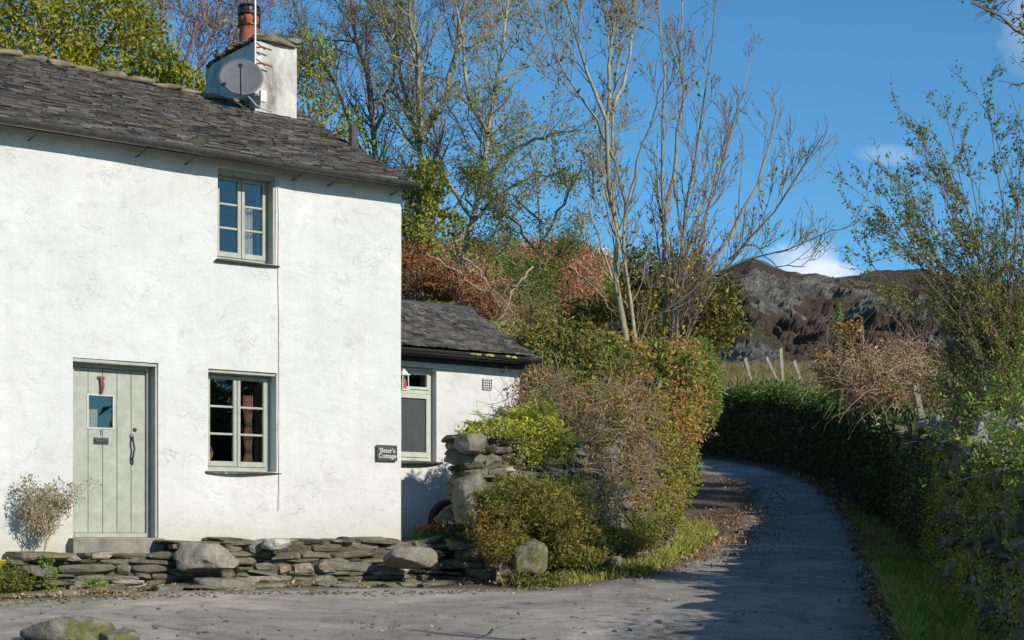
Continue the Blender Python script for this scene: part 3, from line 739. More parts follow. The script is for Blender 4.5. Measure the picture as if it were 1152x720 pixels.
# roof
EY, EZ, RY_ = -.215, 4.25, 2.62
def ridge_z(u): return 5.70-.017*u+.012*np.sin(u*1.3)
def slates(u0, u1, ey, ez, ry, rzf, expo, wmin, wmax, seed, thick=.016, sag=0.02):
    r = rng(seed); mb = MB(); L = math.hypot(ry-ey, rzf(0)-ez); nC = int(L/expo)
    C8 = np.array([[i, j, k] for k in (0, 1) for j in (0, 1) for i in (0, 1)], float)
    Fb = np.array([[0, 2, 3, 1], [4, 5, 7, 6], [0, 1, 5, 4], [2, 6, 7, 3], [0, 4, 6, 2], [1, 3, 7, 5]])
    VV = []; AA = []
    for c in range(nC):
        sc = 1-.35*c/nC                       # diminishing courses
        u = u0-r.uniform(0, .2)
        s0 = c/nC
        while u < u1:
            w = r.uniform(wmin, wmax)*sc; ue = min(u+w, u1+r.uniform(-.02, .02))
            if ue-u > .04:
                a0 = s0+r.normal()*.0028; a1 = s0+1.75/nC
                th = thick*r.uniform(.7, 1.6); lift = .008+r.uniform(0, .007); lk = r.normal()*.0035
                for q in C8:
                    uu_ = u+.004+(ue-u-.008)*q[0]; sl_ = a0 if q[1] == 0 else a1
                    sl_ += r.normal()*.002 if q[1] == 0 else 0
                    z_ = ez+(rzf(uu_)-ez)*sl_; y_ = ey+(ry-ey)*sl_
                    z_ += -sag*math.sin(math.pi*min(sl_, 1))+sag*.6*math.sin(uu_*.9+1)
                    z_ += (lift+lk*q[0]) if q[1] == 0 else -.006
                    z_ += th*q[2]
                    VV.append((uu_, y_-th*q[2]*.4, z_)); 
                AA += [r.uniform()]*8
            u = u+w
    VV = np.array(VV); n = len(VV)//8
    return VV, (Fb[None]+np.arange(n)[:, None, None]*8).reshape(-1, 4), np.array(AA)
v, f, a = slates(UL, .07, EY, EZ, RY_, ridge_z, .080, .10, .36, 4, .011)
roof = npmesh('roof', v, f, M_SLATE, cot, a)
ur = MB(); ur.add([(UL, EY+.02, EZ-.06), (.05, EY+.02, EZ-.06), (.05, RY_, 5.60), (UL, RY_, 5.74), (UL, 5.5, 4.2), (.05, 5.5, 4.2)], [[0, 1, 2, 3], [3, 2, 5, 4]]); 
ur.add([(UL, EY+.02, EZ-.065), (.05, EY+.02, EZ-.065), (.05, .0, EZ+.02), (UL, .0, EZ+.02)], [[3, 2, 1, 0]])
ur.build('roof_deck', simple('weathered_soffit', (.22, .2, .17), .9, .3, 6), roof)
r_n = rng(2); n = 30; C = np.array([[UL+i*.34+.1, RY_, ridge_z(UL+i*.34)+.0] for i in range(n) if UL+i*.34 < -.9])
v, f, a = stones(C, np.c_[r_n.uniform(.3, .44, len(C)), r_n.uniform(.2, .26, len(C)), r_n.uniform(.07, .11, len(C))], r_n.normal(size=len(C))*.05, 3, 4, .09, .45, .05)
npmesh('ridge_tile', v, f, M_MORTAR, roof, a, True)
gt = MB()
def trough(mb, u0, u1, yc, zc, r_, th=.006, n=40, k=9):
    for rr2, flip in ((r_, 0), (r_-th, 1)):
        us = np.linspace(u0, u1, n); V = []
        for u in us:
            zz = zc+.008*math.sin(u*1.1)
            for j in range(k):
                an = math.pi+math.pi*j/(k-1); V.append((u, yc+rr2*math.cos(an), zz+rr2*math.sin(an)))
        F = [[i*k+j, i*k+j+1, (i+1)*k+j+1, (i+1)*k+j] for i in range(n-1) for j in range(k-1)]
        mb.add(V, [q[::-1] for q in F] if flip else F)
trough(gt, UL, .09, -.28, 4.235, .06)
for u in (-7.5, -5.1, -2.6, -.9): gt.add(*[q for q in (lambda m_: (m_[0], m_[1]))((np.array([(u+dx, -.28+.066*math.cos(math.pi+math.pi*j/8), 4.235+.066*math.sin(math.pi+math.pi*j/8)) for dx in (-.03, .03) for j in range(9)]), [[j, j+1, j+10, j+9] for j in range(8)]))])
gt.build('gutter', M_GUTTER, cot, smooth=True)
ge = MB(); v, f, a = stones(np.array([[.085, -.28, 4.205]]), np.array([[.06, .13, .09]]), np.zeros(1), 1, 3, .08, .7, 0); ge.add(v, f); ge.build('gutter_end', M_GUTTER, cot)
for u in (-6.9, -5.7, -4.53, -3.35, -2.78, -1.46, -.99, -.14):
    b_ = MB(); b_.tube([(u-.02, .0, 4.12), (u-.01, -.06, 4.125), (u, -.2, 4.15), (u, -.25, 4.17)], [.010, .010, .010, .010], 6)
    b_.build('gutter_bracket', M_GUTTER, cot)
# chimney
ch = MB(); cu0, cu1, cy0, cy1 = -.841, -.24, 2.2, 3.67
n = 8
for (p, q) in (((cu0, cy0), (cu1, cy0)), ((cu1, cy0), (cu1, cy1)), ((cu1, cy1), (cu0, cy1)), ((cu0, cy1), (cu0, cy0))):
    V = []
    for z_ in np.linspace(4.9, 6.42, 9):
        for tt in np.linspace(0, 1, n):
            tap = (z_-5)*.012; V.append((p[0]+(q[0]-p[0])*tt, p[1]+(q[1]-p[1])*tt, z_))
    V = np.array(V); m_ = ((V[:, 0] > cu0+.01) & (V[:, 0] < cu1-.01)); nzv = fnoise(V, 2.2, 2, 2)*.012; V[:, 0] += nzv; V[:, 1] += nzv*.7
    ch.add(V, [[j*n+i, j*n+i+1, (j+1)*n+i+1, (j+1)*n+i] for j in range(8) for i in range(n-1)])
ch.add([(cu0, cy0, 6.40), (cu1, cy0, 6.40), (cu1, cy1, 6.40), (cu0, cy1, 6.40)], [[0, 1, 2, 3]])
def m_chim(t, b):
    o = t.obj(); n = t.noise(2.2, 7, .7, t.map(o, (1, 1, .5))); n2 = t.noise(14, 5, .65, o)
    c = t.ramp(n, [(.34, (.2, .18, .155)), (.46, (.4, .38, .345)), (.58, (.54, .53, .5)), (.72, (.6, .59, .57))])
    sep = t.new('ShaderNodeSeparateXYZ'); t.put(sep.inputs[0], o)
    lo = t.ramp(t.math('ADD', t.math('SUBTRACT', sep.outputs[2], 5.3), t.math('MULTIPLY', n2, .4)), [(.1, 1), (.4, 0)])
    c = t.mix(t.math('MULTIPLY', lo, .65), c, (.2, .185, .165))
    c = t.mix(t.ramp(n2, [(.55, 0), (.7, .3)]), c, (.4, .37, .34))
    t.put(b.inputs['Base Color'], c); b.inputs['Roughness'].default_value = .9; t.put(b.inputs['Normal'], t.bump(n2, .5, .02, t.bump(n, .6, .05)))
chim = ch.build('chimney', mat('weathered_render', m_chim), cot, smooth=False)
r = rng(12); C = []; Dm = []
for k in range(9):
    f_ = k/8; C.append([(cu0+cu1)/2+r.normal()*.01, cy0+.02+f_*(cy1-cy0-.04), 6.455+r.normal()*.012+.035*math.sin(math.pi*f_)]); Dm.append([.70+r.normal()*.03, .24, .08+r.uniform(0, .04)])
for k in range(4): C.append([cu0+.06+k*.16, cy0-.0, 6.475+r.normal()*.01]); Dm.append([.2, .14, .09])
for k in range(7): C.append([(cu0+cu1)/2+r.uniform(-.12, .12), cy0+.15+k*.2, 6.53]); Dm.append([.3, .26, .10])
v, f, a = stones(np.array(C), np.array(Dm), np.zeros(len(C)), 5, 4, .14, .5, .06)
npmesh('capping', v, f, mat('lichen_slate', lambda t, b: (t.put(b.inputs['Base Color'], t.mix(t.ramp(t.noise(9, 6, .7, t.obj()), [(.5, 0), (.65, .8)]), t.ramp(t.noise(3, 5, .7, t.obj()), [(.3, (.08, .07, .055)), (.7, (.2, .175, .13))]), (.16, .17, .06))), t.put(b.inputs['Normal'], t.bump(t.noise(12, 5, .6, t.obj()), .8, .03)))), chim, a)
pt = MB(); pc = ((cu0+cu1)/2-.02, 2.94, 6.55)
pt.lathe(pc, [(.13, 0), (.135, .05), (.12, .07), (.125, .2), (.13, .34), (.145, .36), (.145, .39), (.13, .40), (.128, .43), (.0, .43)], 24)
pt.build('chimney_pot', M_TERRA, chim, smooth=True)
cw = MB(); cw.lathe(pc, [(.128, .435), (.155, .44), (.158, .47), (.13, .49), (.13, .53), (.15, .55), (.12, .58), (.0, .60)], 16)
for k in range(8):
    an = k*math.pi/4; cw.tube([(pc[0]+.147*math.cos(an), pc[1]+.147*math.sin(an), pc[2]+.30), (pc[0]+.15*math.cos(an), pc[1]+.15*math.sin(an), pc[2]+.55)], .008, 5)
cw.lathe(pc, [(.145, .29), (.153, .29), (.153, .305), (.145, .305)], 20)
cw.build('cowl', M_IRON, chim)
fl = MB(); fl.bb(cu0-.06, cu1+.06, cy0-.1, cy0-.01, 5.42, 5.455); fl.bb(cu0-.07, cu0-.004, cy0-.1, cy1, 5.44, 5.475); fl.build('flashing', simple('lead_flashing', (.2, .16, .14), .7), chim)
fp = MB(); p_ = np.array([.04, 1.25, 0]); fp.tube([(.03, 1.2, 4.9), (.03, 1.2, 5.25)], .05, 10); fp.build('vent_pipe', M_FLUE, cot)

# sign
def txt(body, size, loc, parent, m, name='lettering', ext=.002):
    cu_ = D.curves.new(name, 'FONT'); cu_.body = body; cu_.size = size; cu_.extrude = ext; cu_.align_x = 'CENTER'; cu_.align_y = 'CENTER'; cu_.space_line = .85
    cu_.offset = .0002
    o = D.objects.new(name+'_curve', cu_); COL.objects.link(o); bpy.context.view_layer.update()
    me = D.meshes.new_from_object(o.evaluated_get(bpy.context.evaluated_depsgraph_get())); COL.objects.unlink(o); D.objects.remove(o)
    o = D.objects.new(name, me); COL.objects.link(o); o.parent = parent; o.location = loc; o.rotation_euler = (R(90), 0, 0); me.materials.clear(); me.materials.append(m); return o
sg = tag(empty('name_sign', tuple(HW(-.221, -.03, 1.015)), A), "small dark slate plaque on the white wall reading Slater's Cottage", 'sign')
pb = MB(); pb.bb(-.142, .142, -.012, .012, -.095, .095); pb.build('plaque', M_SIGN, sg, bevel=.005)
tx = txt("Slater's\nCottage", .076, (0, -.0145, -.004), sg, M_LET)

# satellite dish and aerial
dl = HW(-1.09, 2.1, 5.86)
ds = tag(empty('satellite_dish', tuple(dl)), 'round grey satellite dish fixed to the chimney corner', 'satellite dish')
dv = MB(); prof = [(r_, .42*r_*r_) for r_ in np.linspace(.0001, .285, 9)]; k = 32
nd = Vector((.14, -.93, .34)).normalized(); q = nd.to_track_quat('Z', 'Y')
def dl_(p): return tuple(q @ Vector(p))
V = [dl_((r_*math.cos(2*math.pi*j/k), r_*math.sin(2*math.pi*j/k)*.96, z_)) for r_, z_ in prof for j in range(k)]
V += [dl_((r_*math.cos(2*math.pi*j/k), r_*math.sin(2*math.pi*j/k)*.96, z_-.008)) for r_, z_ in prof for j in range(k)]
F = [[i*k+j, i*k+(j+1) % k, (i+1)*k+(j+1) % k, (i+1)*k+j] for i in range(8) for j in range(k)]
F += [[c_+9*k for c_ in reversed(f_)] for f_ in F]; F += [[8*k+j, 8*k+(j+1) % k, 17*k+(j+1) % k, 17*k+j] for j in range(k)]
dv.add(V, F); dv.build('reflector', M_DISHG, ds, smooth=True)
am = MB(); am.tube([dl_((0, -.27, .03)), dl_((0, -.2, .2)), dl_((.0, -.06, .33))], .009, 6); am.build('feed_arm', M_IRON, ds)
ln = MB(); ln.tube([dl_((0, -.07, .36)), dl_((0, -.03, .30))], [.03, .024], 10); ln.build('receiver', M_IRON, ds)
br = MB(); br.tube([dl_((0, 0, -.01)), dl_((0, -.02, -.1)), (.25, .17, -.2)], .018, 8); br.box((.25, .17, -.18), (.08, .05, .14), rz=A); br.build('bracket', M_METAL, ds)
ca = MB(); ca.tube([(.08, -.02, -.22), (.15, -.12, -.3), (.24, -.28, -.42), (.34, -.42, -.50), (.48, -.5, -.56)], .009, 5); ca.build('cable', M_LET, ds)
mp = HW(-.88, 2.12, 5.75)
ms = tag(empty('aerial_mast', tuple(mp)), 'thin metal aerial pole strapped to the chimney corner', 'aerial mast')
pm = MB(); pm.tube([(0, 0, .2), (0, 0, 2.3)], .016, 8); pm.build('pole', M_METAL, ms)
pm = MB(); 
for z_ in (.34, .55): pm = MB(); pm.tube([(0, 0, z_), (.09, .05, z_+.02), (.19, .12, z_)], .011, 6); pm.tube([(0, 0, z_+.07), (.12, .06, z_-.01)], .009, 6); pm.build('bracket', M_RUST, ms)
pm = MB(); pm.tube([(-.5, -.2, 2.2), (.5, .2, 2.2)], .01, 6); [pm.tube([(-.5+.25*k-.1, -.2+.1*k+.22, 2.2), (-.5+.25*k+.1, -.2+.1*k-.22, 2.2)], .005, 5) for k in range(5)]; pm.build('antenna', M_METAL, ms)

# ------------------------------------------------------------------ annex
AE = .9; AU = 2.44
anx = tag(empty('cottage_annex', tuple(HW(0, AE)), A), 'low white rendered slate roofed extension against the cottage gable', 'annex')
AW = (.30, 1.10, .985, 2.20, .4)
mb = holed_wall(0.012, AU, -.5, 2.36, 0, .4, [AW], seed=3)
mb.add([(AU, 0, -.5), (AU, 2.6, -.5), (AU, 2.6, 2.3), (AU, 1.28, 3.12), (AU, 0, 2.3)], [[0, 1, 2, 3, 4]])
mb.add([(.012, 2.6, -.5), (AU, 2.6, -.5), (AU, 2.6, 2.3), (.012, 2.6, 2.3)], [[1, 0, 3, 2]])
mb.build('wall', M_WHITE, anx, smooth=True)
ir = MB(); a, b = .1, 2.2
ir.add([(a, .42, .0), (b, .42, .0), (b, 2.2, .0), (a, 2.2, .0), (a, .42, 2.3), (b, .42, 2.3), (b, 2.2, 2.3), (a, 2.2, 2.3)], [[0, 1, 2, 3], [4, 7, 6, 5], [2, 3, 7, 6], [0, 3, 7, 4], [1, 5, 6, 2]])
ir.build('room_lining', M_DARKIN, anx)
f = MB(); y = .10; u0, u1, z0, z1 = AW[:4]
for (p, q_, r_, s_) in ((u0+.003, u0+.05, z0, z1-.003), (u1-.05, u1-.003, z0, z1-.003), (u0+.05, u1-.05, z1-.05, z1-.003), (u0+.05, u1-.05, z0, z0+.05), (u0+.05, u1-.05, 1.86, 1.91)): f.bb(p, q_, y, y+.07, r_, s_)
for (p, q_, r_, s_) in ((u0+.053, u0+.10, z0+.053, 1.857), (u1-.10, u1-.053, z0+.053, 1.857), (u0+.10, u1-.10, 1.80, 1.857), (u0+.10, u1-.10, z0+.053, z0+.12), (u0+.053, u0+.09, 1.913, z1-.053), (u1-.09, u1-.053, 1.913, z1-.053), (u0+.09, u1-.09, z1-.09, z1-.053), (u0+.09, u1-.09, 1.913, 1.95)): f.bb(p, q_, y-.015, y+.04, r_, s_)
aw = f.build('window', M_GREEN2, anx, bevel=.004)
g = MB(); g.bb(u0+.095, u1-.095, y+.01, y+.016, z0+.11, 1.81); g.build('pane', M_FROST, aw)['label'] = 'large obscured lower pane'
g = MB(); g.bb(u0+.085, u1-.085, y+.01, y+.016, 1.94, z1-.085); g.build('pane', M_GLASS, aw)['label'] = 'small clear top pane'
v, f_, a_ = stones(np.array([[.72, .0, z0-.025]]), np.array([[1.0, .22, .05]]), np.zeros(1), 3, 4, .06, .25, 0); npmesh('sill', v, f_, M_STONE, aw, a_*0+.15, True)
v, f, a = slates(.02, AU+.1, -.24, 2.42, 1.30, lambda u: 3.22+0*u, .085, .09, .24, 8, .010, .01)
ar = npmesh('roof', v, f, M_SLATE2, anx, a)
ur = MB(); ur.add([(.0, -.22, 2.36), (AU+.08, -.22, 2.36), (AU+.08, 1.3, 3.16), (.0, 1.3, 3.16), (.0, 2.8, 2.3), (AU+.08, 2.8, 2.3)], [[0, 1, 2, 3], [3, 2, 5, 4]]); ur.build('roof_deck', M_DARKIN, ar)
rg = MB(); rg.tube([(.01, 1.30, 3.235), (AU*.5, 1.3, 3.225), (AU+.11, 1.30, 3.23)], .05, 8); rg.build('ridge_tile', M_FLUE, ar, smooth=True)
gt = MB(); trough(gt, .02, AU+.11, -.31, 2.38, .06, n=20); gt.bb(.02, AU+.1, -.03, -.006, 2.26, 2.40); gt.bb(.02, AU+.08, -.22, -.035, 2.325, 2.34); gt.build('gutter', M_IRON, anx)
r = rng(5); C = np.array([[u, -.36, 2.37+r.normal()*.004] for u in (1.42, 1.5, 1.66, 1.70, 1.98, 2.08)]); M_YM = simple('yellow_moss', (.3, .29, .07), .9, .3, 20)
for k_, c_ in enumerate(C): v, f, a = stones(c_[None], np.array([[.1, .05, .035]]), np.zeros(1), 4+k_, 3, .2, .9); npmesh('moss_tuft', v, f, M_YM, anx, a)
vg = MB(); vc = 1.9; 
for k in range(5): vg.bb(vc-.07, vc+.07, -.02, -.01, 1.965+k*.032, 1.975+k*.032)
for k in range(5): vg.bb(vc-.07+k*.0335, vc-.062+k*.0335, -.026, -.0205, 1.965, 2.103)
vg.build('air_vent', M_LET, anx); vb = MB(); vb.bb(vc-.072, vc+.072, -.014, .0, 1.962, 2.106); vb.build('vent_backing', M_IRON, anx)
# lantern
lp = HW(.52, AE-.13, 2.0)
ln = tag(empty('wall_lantern', tuple(lp), A), 'small white and red lantern hanging by the annex window', 'lantern')
l_ = MB(); 
for a_ in (-.045, .045):
    for b_ in (-.045, .045): l_.tube([(a_, b_, -.12), (a_*.9, b_*.9, .06)], .007, 5)
l_.box((0, 0, -.125), (.12, .12, .015)); l_.box((0, 0, .065), (.12, .12, .012)); l_.lathe((0, 0, .07), [(.07, 0), (.02, .06), (.01, .07)], 8); l_.tube([(0, 0, .14), (0, .13, .17)], .006, 5); l_.build('frame', M_LET, ln)
l_ = MB(); l_.lathe((0, 0, -.115), [(.035, 0), (.035, .1), (0, .1)], 12); l_.build('candle', simple('red_candle', (.4, .06, .04), .6, .1), ln)

# basket and candles seen through the glass
bk = tag(empty('wicker_basket', tuple(HW(-2.40, .33, .87)), A), 'small wicker basket inside the ground floor window, bottom left', 'basket')
b_ = MB(); b_.lathe((0, 0, 0), [(.05, 0), (.075, .04), (.085, .1), (.08, .105), (.068, .04), (0, .01)], 18); b_.build('body', M_WICK, bk)
b_ = MB(); b_.tube([(-.08, 0, .1), (-.055, 0, .17), (0, 0, .2), (.055, 0, .17), (.08, 0, .1)], .008, 6); b_.build('handle', M_WICK, bk)
b_ = MB(); b_.bb(-.1, .12, -.1, .1, -.02, -.002); b_.build('stand', M_WICK, bk)

# ================= PART 2: stonework, plants, small things
def ztop_path(pts, zt): return [(x, y, Tz(x, y)-.15, z) for (x, y), z in zip(pts, zt)]
def drywall(name, pts, depth, seed, m, side=1, hmin=.05, hmax=.13, lmin=.14, lmax=.5, core=True, jit=.03, parent=None, top_slabs=True, n=3, rough=.1, zjit=.03):
    """pts: (x, y, zbase, ztop) along the visible face; the body lies on the left (side=1) or right of the way along"""
    r = rng(seed); P = np.array(pts, float); L = np.r_[0, np.cumsum(np.hypot(*np.diff(P[:, :2], axis=0).T))]
    C, Dm, Rz = [], [], []
    z = P[:, 2].min(); zt = P[:, 3].max()
    while z < zt+.02:
        h = r.uniform(hmin, hmax); s = -r.uniform(0, lmax)
        while s < L[-1]:
            l = r.uniform(lmin, lmax)*(.6+h/hmax*.6); sc = s+l/2; q = [np.interp(sc, L, P[:, i]) for i in range(4)]
            if 0 < sc < L[-1] and q[2] < z+h and z+h*.5 < q[3]+r.normal()*zjit:
                i = min(max(np.searchsorted(L, sc)-1, 0), len(P)-2); a = P[i+1, :2]-P[i, :2]; an = math.atan2(a[1], a[0])
                nx, ny = -math.sin(an)*side, math.cos(an)*side
                dd = depth*r.uniform(.45, .8) if core else depth*r.uniform(.8, 1); off = dd/2+r.normal()*jit*.6
                hh = h*r.uniform(.8, 1.1)
                C.append([q[0]+nx*off, q[1]+ny*off, z+h/2]); Dm.append([l*1.14, dd, hh*1.28]); Rz.append(an+r.normal()*.04)
            s += l
        z += h*.93
    if top_slabs:
        s = 0
        while s < L[-1]:
            l = r.uniform(lmin*1.3, lmax*1.15); sc = s+l/2
            if sc < L[-1]:
                q = [np.interp(sc, L, P[:, i]) for i in range(4)]; i = min(max(np.searchsorted(L, sc)-1, 0), len(P)-2); a = P[i+1, :2]-P[i, :2]; an = math.atan2(a[1], a[0])
                C.append([q[0]-math.sin(an)*side*depth*.5, q[1]+math.cos(an)*side*depth*.5, q[3]+.0]); Dm.append([l, depth*1.06, r.uniform(.05, .1)]); Rz.append(an+r.normal()*.05)
            s += l
    v, f, a = stones(np.array(C), np.array(Dm), np.array(Rz), seed, n, rough, .22, .05)
    root = npmesh(name, v, f, m, parent, a)
    if core:
        V = []; 
        for i in range(len(P)):
            a = P[min(i+1, len(P)-1), :2]-P[max(i-1, 0), :2]; a = a/np.hypot(*a); nx = np.array([-a[1], a[0]])*side
            for o_, zz in ((.09, P[i, 2]-.2), (.09, P[i, 3]-.05), (depth, P[i, 3]-.05), (depth, P[i, 2]-.2)): V.append([*(P[i, :2]+nx*o_), zz])
        F = [[i*4+j, i*4+(j+1) % 4, (i+1)*4+(j+1) % 4, (i+1)*4+j] for i in range(len(P)-1) for j in range(4)]; F.append([0, 1, 2, 3]); F.append([4*len(P)-4+j for j in (3, 2, 1, 0)])
        npmesh('wall_core', V, np.array(F), M_EARTH, root)
    return root
M_EARTH = simple('dark_earth', (.085, .07, .05), .95, .3, 9, bump=.5)

# plinth along the cottage foot
def hwp(u, y, zt):
    p = HW(u, y); return (p[0], p[1], Tz(p[0], p[1])-.12, zt)
tag(drywall('stone_plinth', [hwp(-4.78, -.05, -.19), hwp(-4.75, -.40, -.19), hwp(-3.1, -.46, -.20), hwp(-2.95, -.44, -.06), hwp(-1.6, -.42, -.035), hwp(.28, -.40, -.05), hwp(.33, .3, -.05)],
            .46, 11, M_STONE, 1, .045, .12, .14, .62, jit=.03, rough=.09), 'low ledge of stacked grey slates along the foot of the cottage wall', 'ledge')
def boulder(name, label, c, d, seed, m=None, rz=.5, grp=None, n=14, rough=.10, e=.7, a=.6):
    v, f, _ = stones(np.zeros((1, 3)), np.array([d]), np.array([rz]), seed, n, rough, e, .05)
    o = npmesh(name, v, f, m or M_BOULD, None, np.full(len(v), a), True, loc=tuple(c)); return tag(o, label, 'boulder', grp)
G_B = 'boulders about the cottage'
boulder('boulder', 'large pale rounded boulder set in the ledge just right of the door', fr(230, 627, 16.72), (.64, .5, .28), 3, grp=G_B, rz=A, e=.5)
boulder('boulder', 'rounded boulder at the right end of the ledge below the sign', fr(461, 628, 18.05), (.54, .44, .27), 7, grp=G_B, rz=A, e=.75, a=.5)
boulder('boulder', 'mossy boulder beside the steps under the ferny bush', fr(596, 630, 18.15), (.5, .42, .36), 9, M_MOSSROCK, grp=G_B, rz=.2)
boulder('boulder', 'small whitish rounded stone on top of the ledge', fr(311, 612, 17.25), (.27, .24, .15), 12, grp=G_B, rz=A, a=1)
boulder('boulder', 'flat brown stone at the bottom of the ledge', fr(252, 661, 16.62), (.62, .35, .17), 15, grp=G_B, rz=A, e=.35, a=.4)
boulder('boulder', 'upright rounded stone at the garden wall end beside the tyre', fr(533, 564, 18.55), (.42, .42, .62), 18, M_MOSSROCK, grp=G_B, rz=.6, e=.6)
boulder('boulder', 'grey round stone topping the end of the garden wall', fr(531, 498, 18.6), (.34, .36, .25), 21, grp=G_B, rz=.6, a=.35)
boulder('boulder', 'mossy half sunk rock at the edge of the road, bottom left corner', fr(84, 716, 12.2), (.72, .5, .28), 24, M_MOSSROCK, rz=.1, n=14)
boulder('boulder', 'smooth mossy lump beside the corner rock', fr(136, 720, 12.1), (.30, .26, .18), 28, M_MOSSROCK, rz=.6, grp='corner rocks')
boulder('boulder', 'small grey stone in the verge below the brambles', fr(672, 606, 19.6), (.22, .2, .18), 30, rz=.6)
# flat slabs let into the ground before the ledge
r = rng(44); C = []; Dm = []
for k in range(26):
    u = -5.0+k*.21+r.normal()*.05; p = HW(u, -.72+r.normal()*.1); C.append([p[0], p[1], Tz(p[0], p[1])+.015]); Dm.append([r.uniform(.3, .75), r.uniform(.22, .38), .07])
v, f, a = stones(np.array(C), np.array(Dm), A+r.normal(size=26)*.15, 31, 4, .08, .3, .02)
tag(npmesh('path', v, f, M_STONE, None, a*.6+.2), kind='structure')
# steps up to the annex
C, Dm, Rz = [], [], []
r = rng(8)
for lev, (zt, w0, w1, yy) in enumerate(((-.10, .35, 2.2, .28), (-.10, .35, 2.2, .02), (-.24, .35, 1.2, -.18), (-.40, .35, 1.75, -.42))):
    zz = zt; 
    while zz > -.75:
        h = r.uniform(.035, .075); u = w0-.1
        while u < w1:
            l = r.uniform(.3, .8); p = HW(u+l/2, yy+.15+r.normal()*.015); C.append([p[0], p[1], zz-h/2]); Dm.append([l*.98, .42, h]); Rz.append(A+r.normal()*.04); u += l
        zz -= h*.95
v, f, a = stones(np.array(C), np.array(Dm), np.array(Rz), 6, 3, .1, .3, .03)
tag(npmesh('stone_steps', v, f, M_STONE, None, a), 'rough slate steps between the ledge and the ferny bush', 'steps')
yb = MB(); yb.bb(.3, 2.6, .1, .9, -.7, -.125); o_ = yb.build('yard', M_EARTH, None, loc=(CX, CY, 0), rz=A); tag(o_, kind='structure')

# garden wall on the left of the lane
gp = [(-.80, 19.35, None, 1.22), (-.62, 18.70, None, 1.2), (-.2, 18.8, None, 1.15), (.9, 19.75, None, 1.2), (1.9, 22.3, None, 1.35), (2.6, 26, None, 1.55), (3.0, 30, None, 1.8), (3.3, 36, None, 2.4)]
gp = [(x, y, Tz(x+.1, y-.3)-.15, z) for x, y, _, z in gp]
gw = tag(drywall('garden_wall', gp, .6, 21, M_STONE, 1, .05, .17, .14, .5, jit=.07, rough=.11), 'mossy dry stone garden wall half buried under brambles left of the lane', 'wall')
# wall on the right of the lane
wy = np.array([-6, 6, 12, 20, 35, 60]); wh = np.array([1.4, 1.45, 1.5, 1.7, 2.0, 2.0])
rp = [(x, y, Tz(x-.25, y)-.15, Tz(x-.25, y)+np.interp(y, wy, wh)) for x, y in resample(WALLR[2:], 30)]
rw = tag(drywall('roadside_wall', rp, .6, 33, M_WALLM, -1, .08, .24, .18, .55, jit=.09, rough=.18, zjit=.08), 'long mossy dry stone wall curving along the shaded right side of the lane', 'wall')
# loose pale coping stones where the sun catches the wall top
r = rng(3); C = []
for k in range(16):
    x_, y_ = resample(WALLR[4:7], 40)[int(k*2.3)+2]; C.append([x_+.3, y_, Tz(x_-.25, y_)+np.interp(y_, wy, wh)+.08])
v, f, a = stones(np.array(C), r.uniform(.35, .62, (16, 3))*np.array([1, .9, .8]), r.uniform(0, 3, 16), 9, 4, .16, .6)
npmesh('coping', v, f, M_BOULD, rw, a*.3+.7, False)

# ---------------------------------------------------------------- plant materials
M_BARK_P = simple('pale_bark', (.27, .235, .155), .9, .45, 5, bump=.5)
M_BARK_D = simple('dark_bark', (.17, .13, .085), .9, .4, 6, bump=.4)
M_BARK_R = simple('purple_twig', (.2, .12, .105), .9, .3, 6, bump=0)
M_BARK_G = simple('grey_brown_twig', (.23, .185, .135), .9, .35, 6, bump=0)
M_DRY = simple('dry_stem', (.34, .25, .16), .9, .4, 8, bump=0)
ML_YG = leafmat('yellow_green_leaf', [(.035, .05, .01), (.075, .095, .015), (.15, .15, .02), (.27, .21, .03)], .4)
ML_YO = leafmat('autumn_leaf', [(.06, .07, .015), (.2, .16, .03), (.32, .2, .04), (.3, .12, .04)], .4)
ML_G = leafmat('mid_green_leaf', [(.02, .04, .012), (.035, .075, .018), (.06, .11, .025), (.1, .14, .035)], .35)
ML_ASH = leafmat('ash_leaf', [(.06, .07, .02), (.1, .13, .03), (.2, .2, .06), (.26, .2, .07)], .45)
ML_HG2 = leafmat('yellowing_hazel_leaf', [(.04, .05, .014), (.08, .10, .02), (.14, .15, .03), (.24, .2, .04)], .4)
ML_SH = leafmat('shrub_leaf', [(.03, .05, .02), (.06, .09, .03), (.11, .14, .04), (.2, .2, .05)], .4)
ML_RW = leafmat('rowan_leaf', [(.045, .075, .022), (.085, .125, .035), (.15, .17, .05), (.2, .17, .06)], .45)
ML_DG = leafmat('dark_green_leaf', [(.014, .022, .009), (.026, .042, .014), (.05, .07, .02)], .25, .4, .4)
ML_OL = leafmat('olive_leaf', [(.03, .035, .012), (.07, .075, .02), (.12, .1, .03), (.16, .1, .04)], .3)
ML_RU = leafmat('rust_leaf', [(.06, .08, .02), (.13, .12, .035), (.22, .12, .045), (.28, .15, .07)], .35)
ML_HG = leafmat('hedge_leaf', [(.03, .06, .012), (.06, .11, .02), (.12, .17, .04), (.2, .17, .05)], .3)
ML_RED = leafmat('red_leaf', [(.05, .022, .015), (.10, .034, .022), (.14, .06, .03), (.13, .10, .04)], .3)
ML_BR = leafmat('brown_leaf', [(.06, .05, .025), (.11, .075, .04), (.16, .11, .07), (.24, .18, .12)], .2)
ML_BRR = leafmat('russet_leaf', [(.06, .055, .02), (.13, .085, .035), (.2, .11, .05), (.27, .16, .08)], .3)
ML_PG = leafmat('pale_green_leaf', [(.07, .11, .03), (.12, .165, .05), (.18, .2, .08)], .35)
ML_MOSS = leafmat('moss', [(.09, .11, .015), (.19, .2, .03), (.32, .3, .05)], .2)
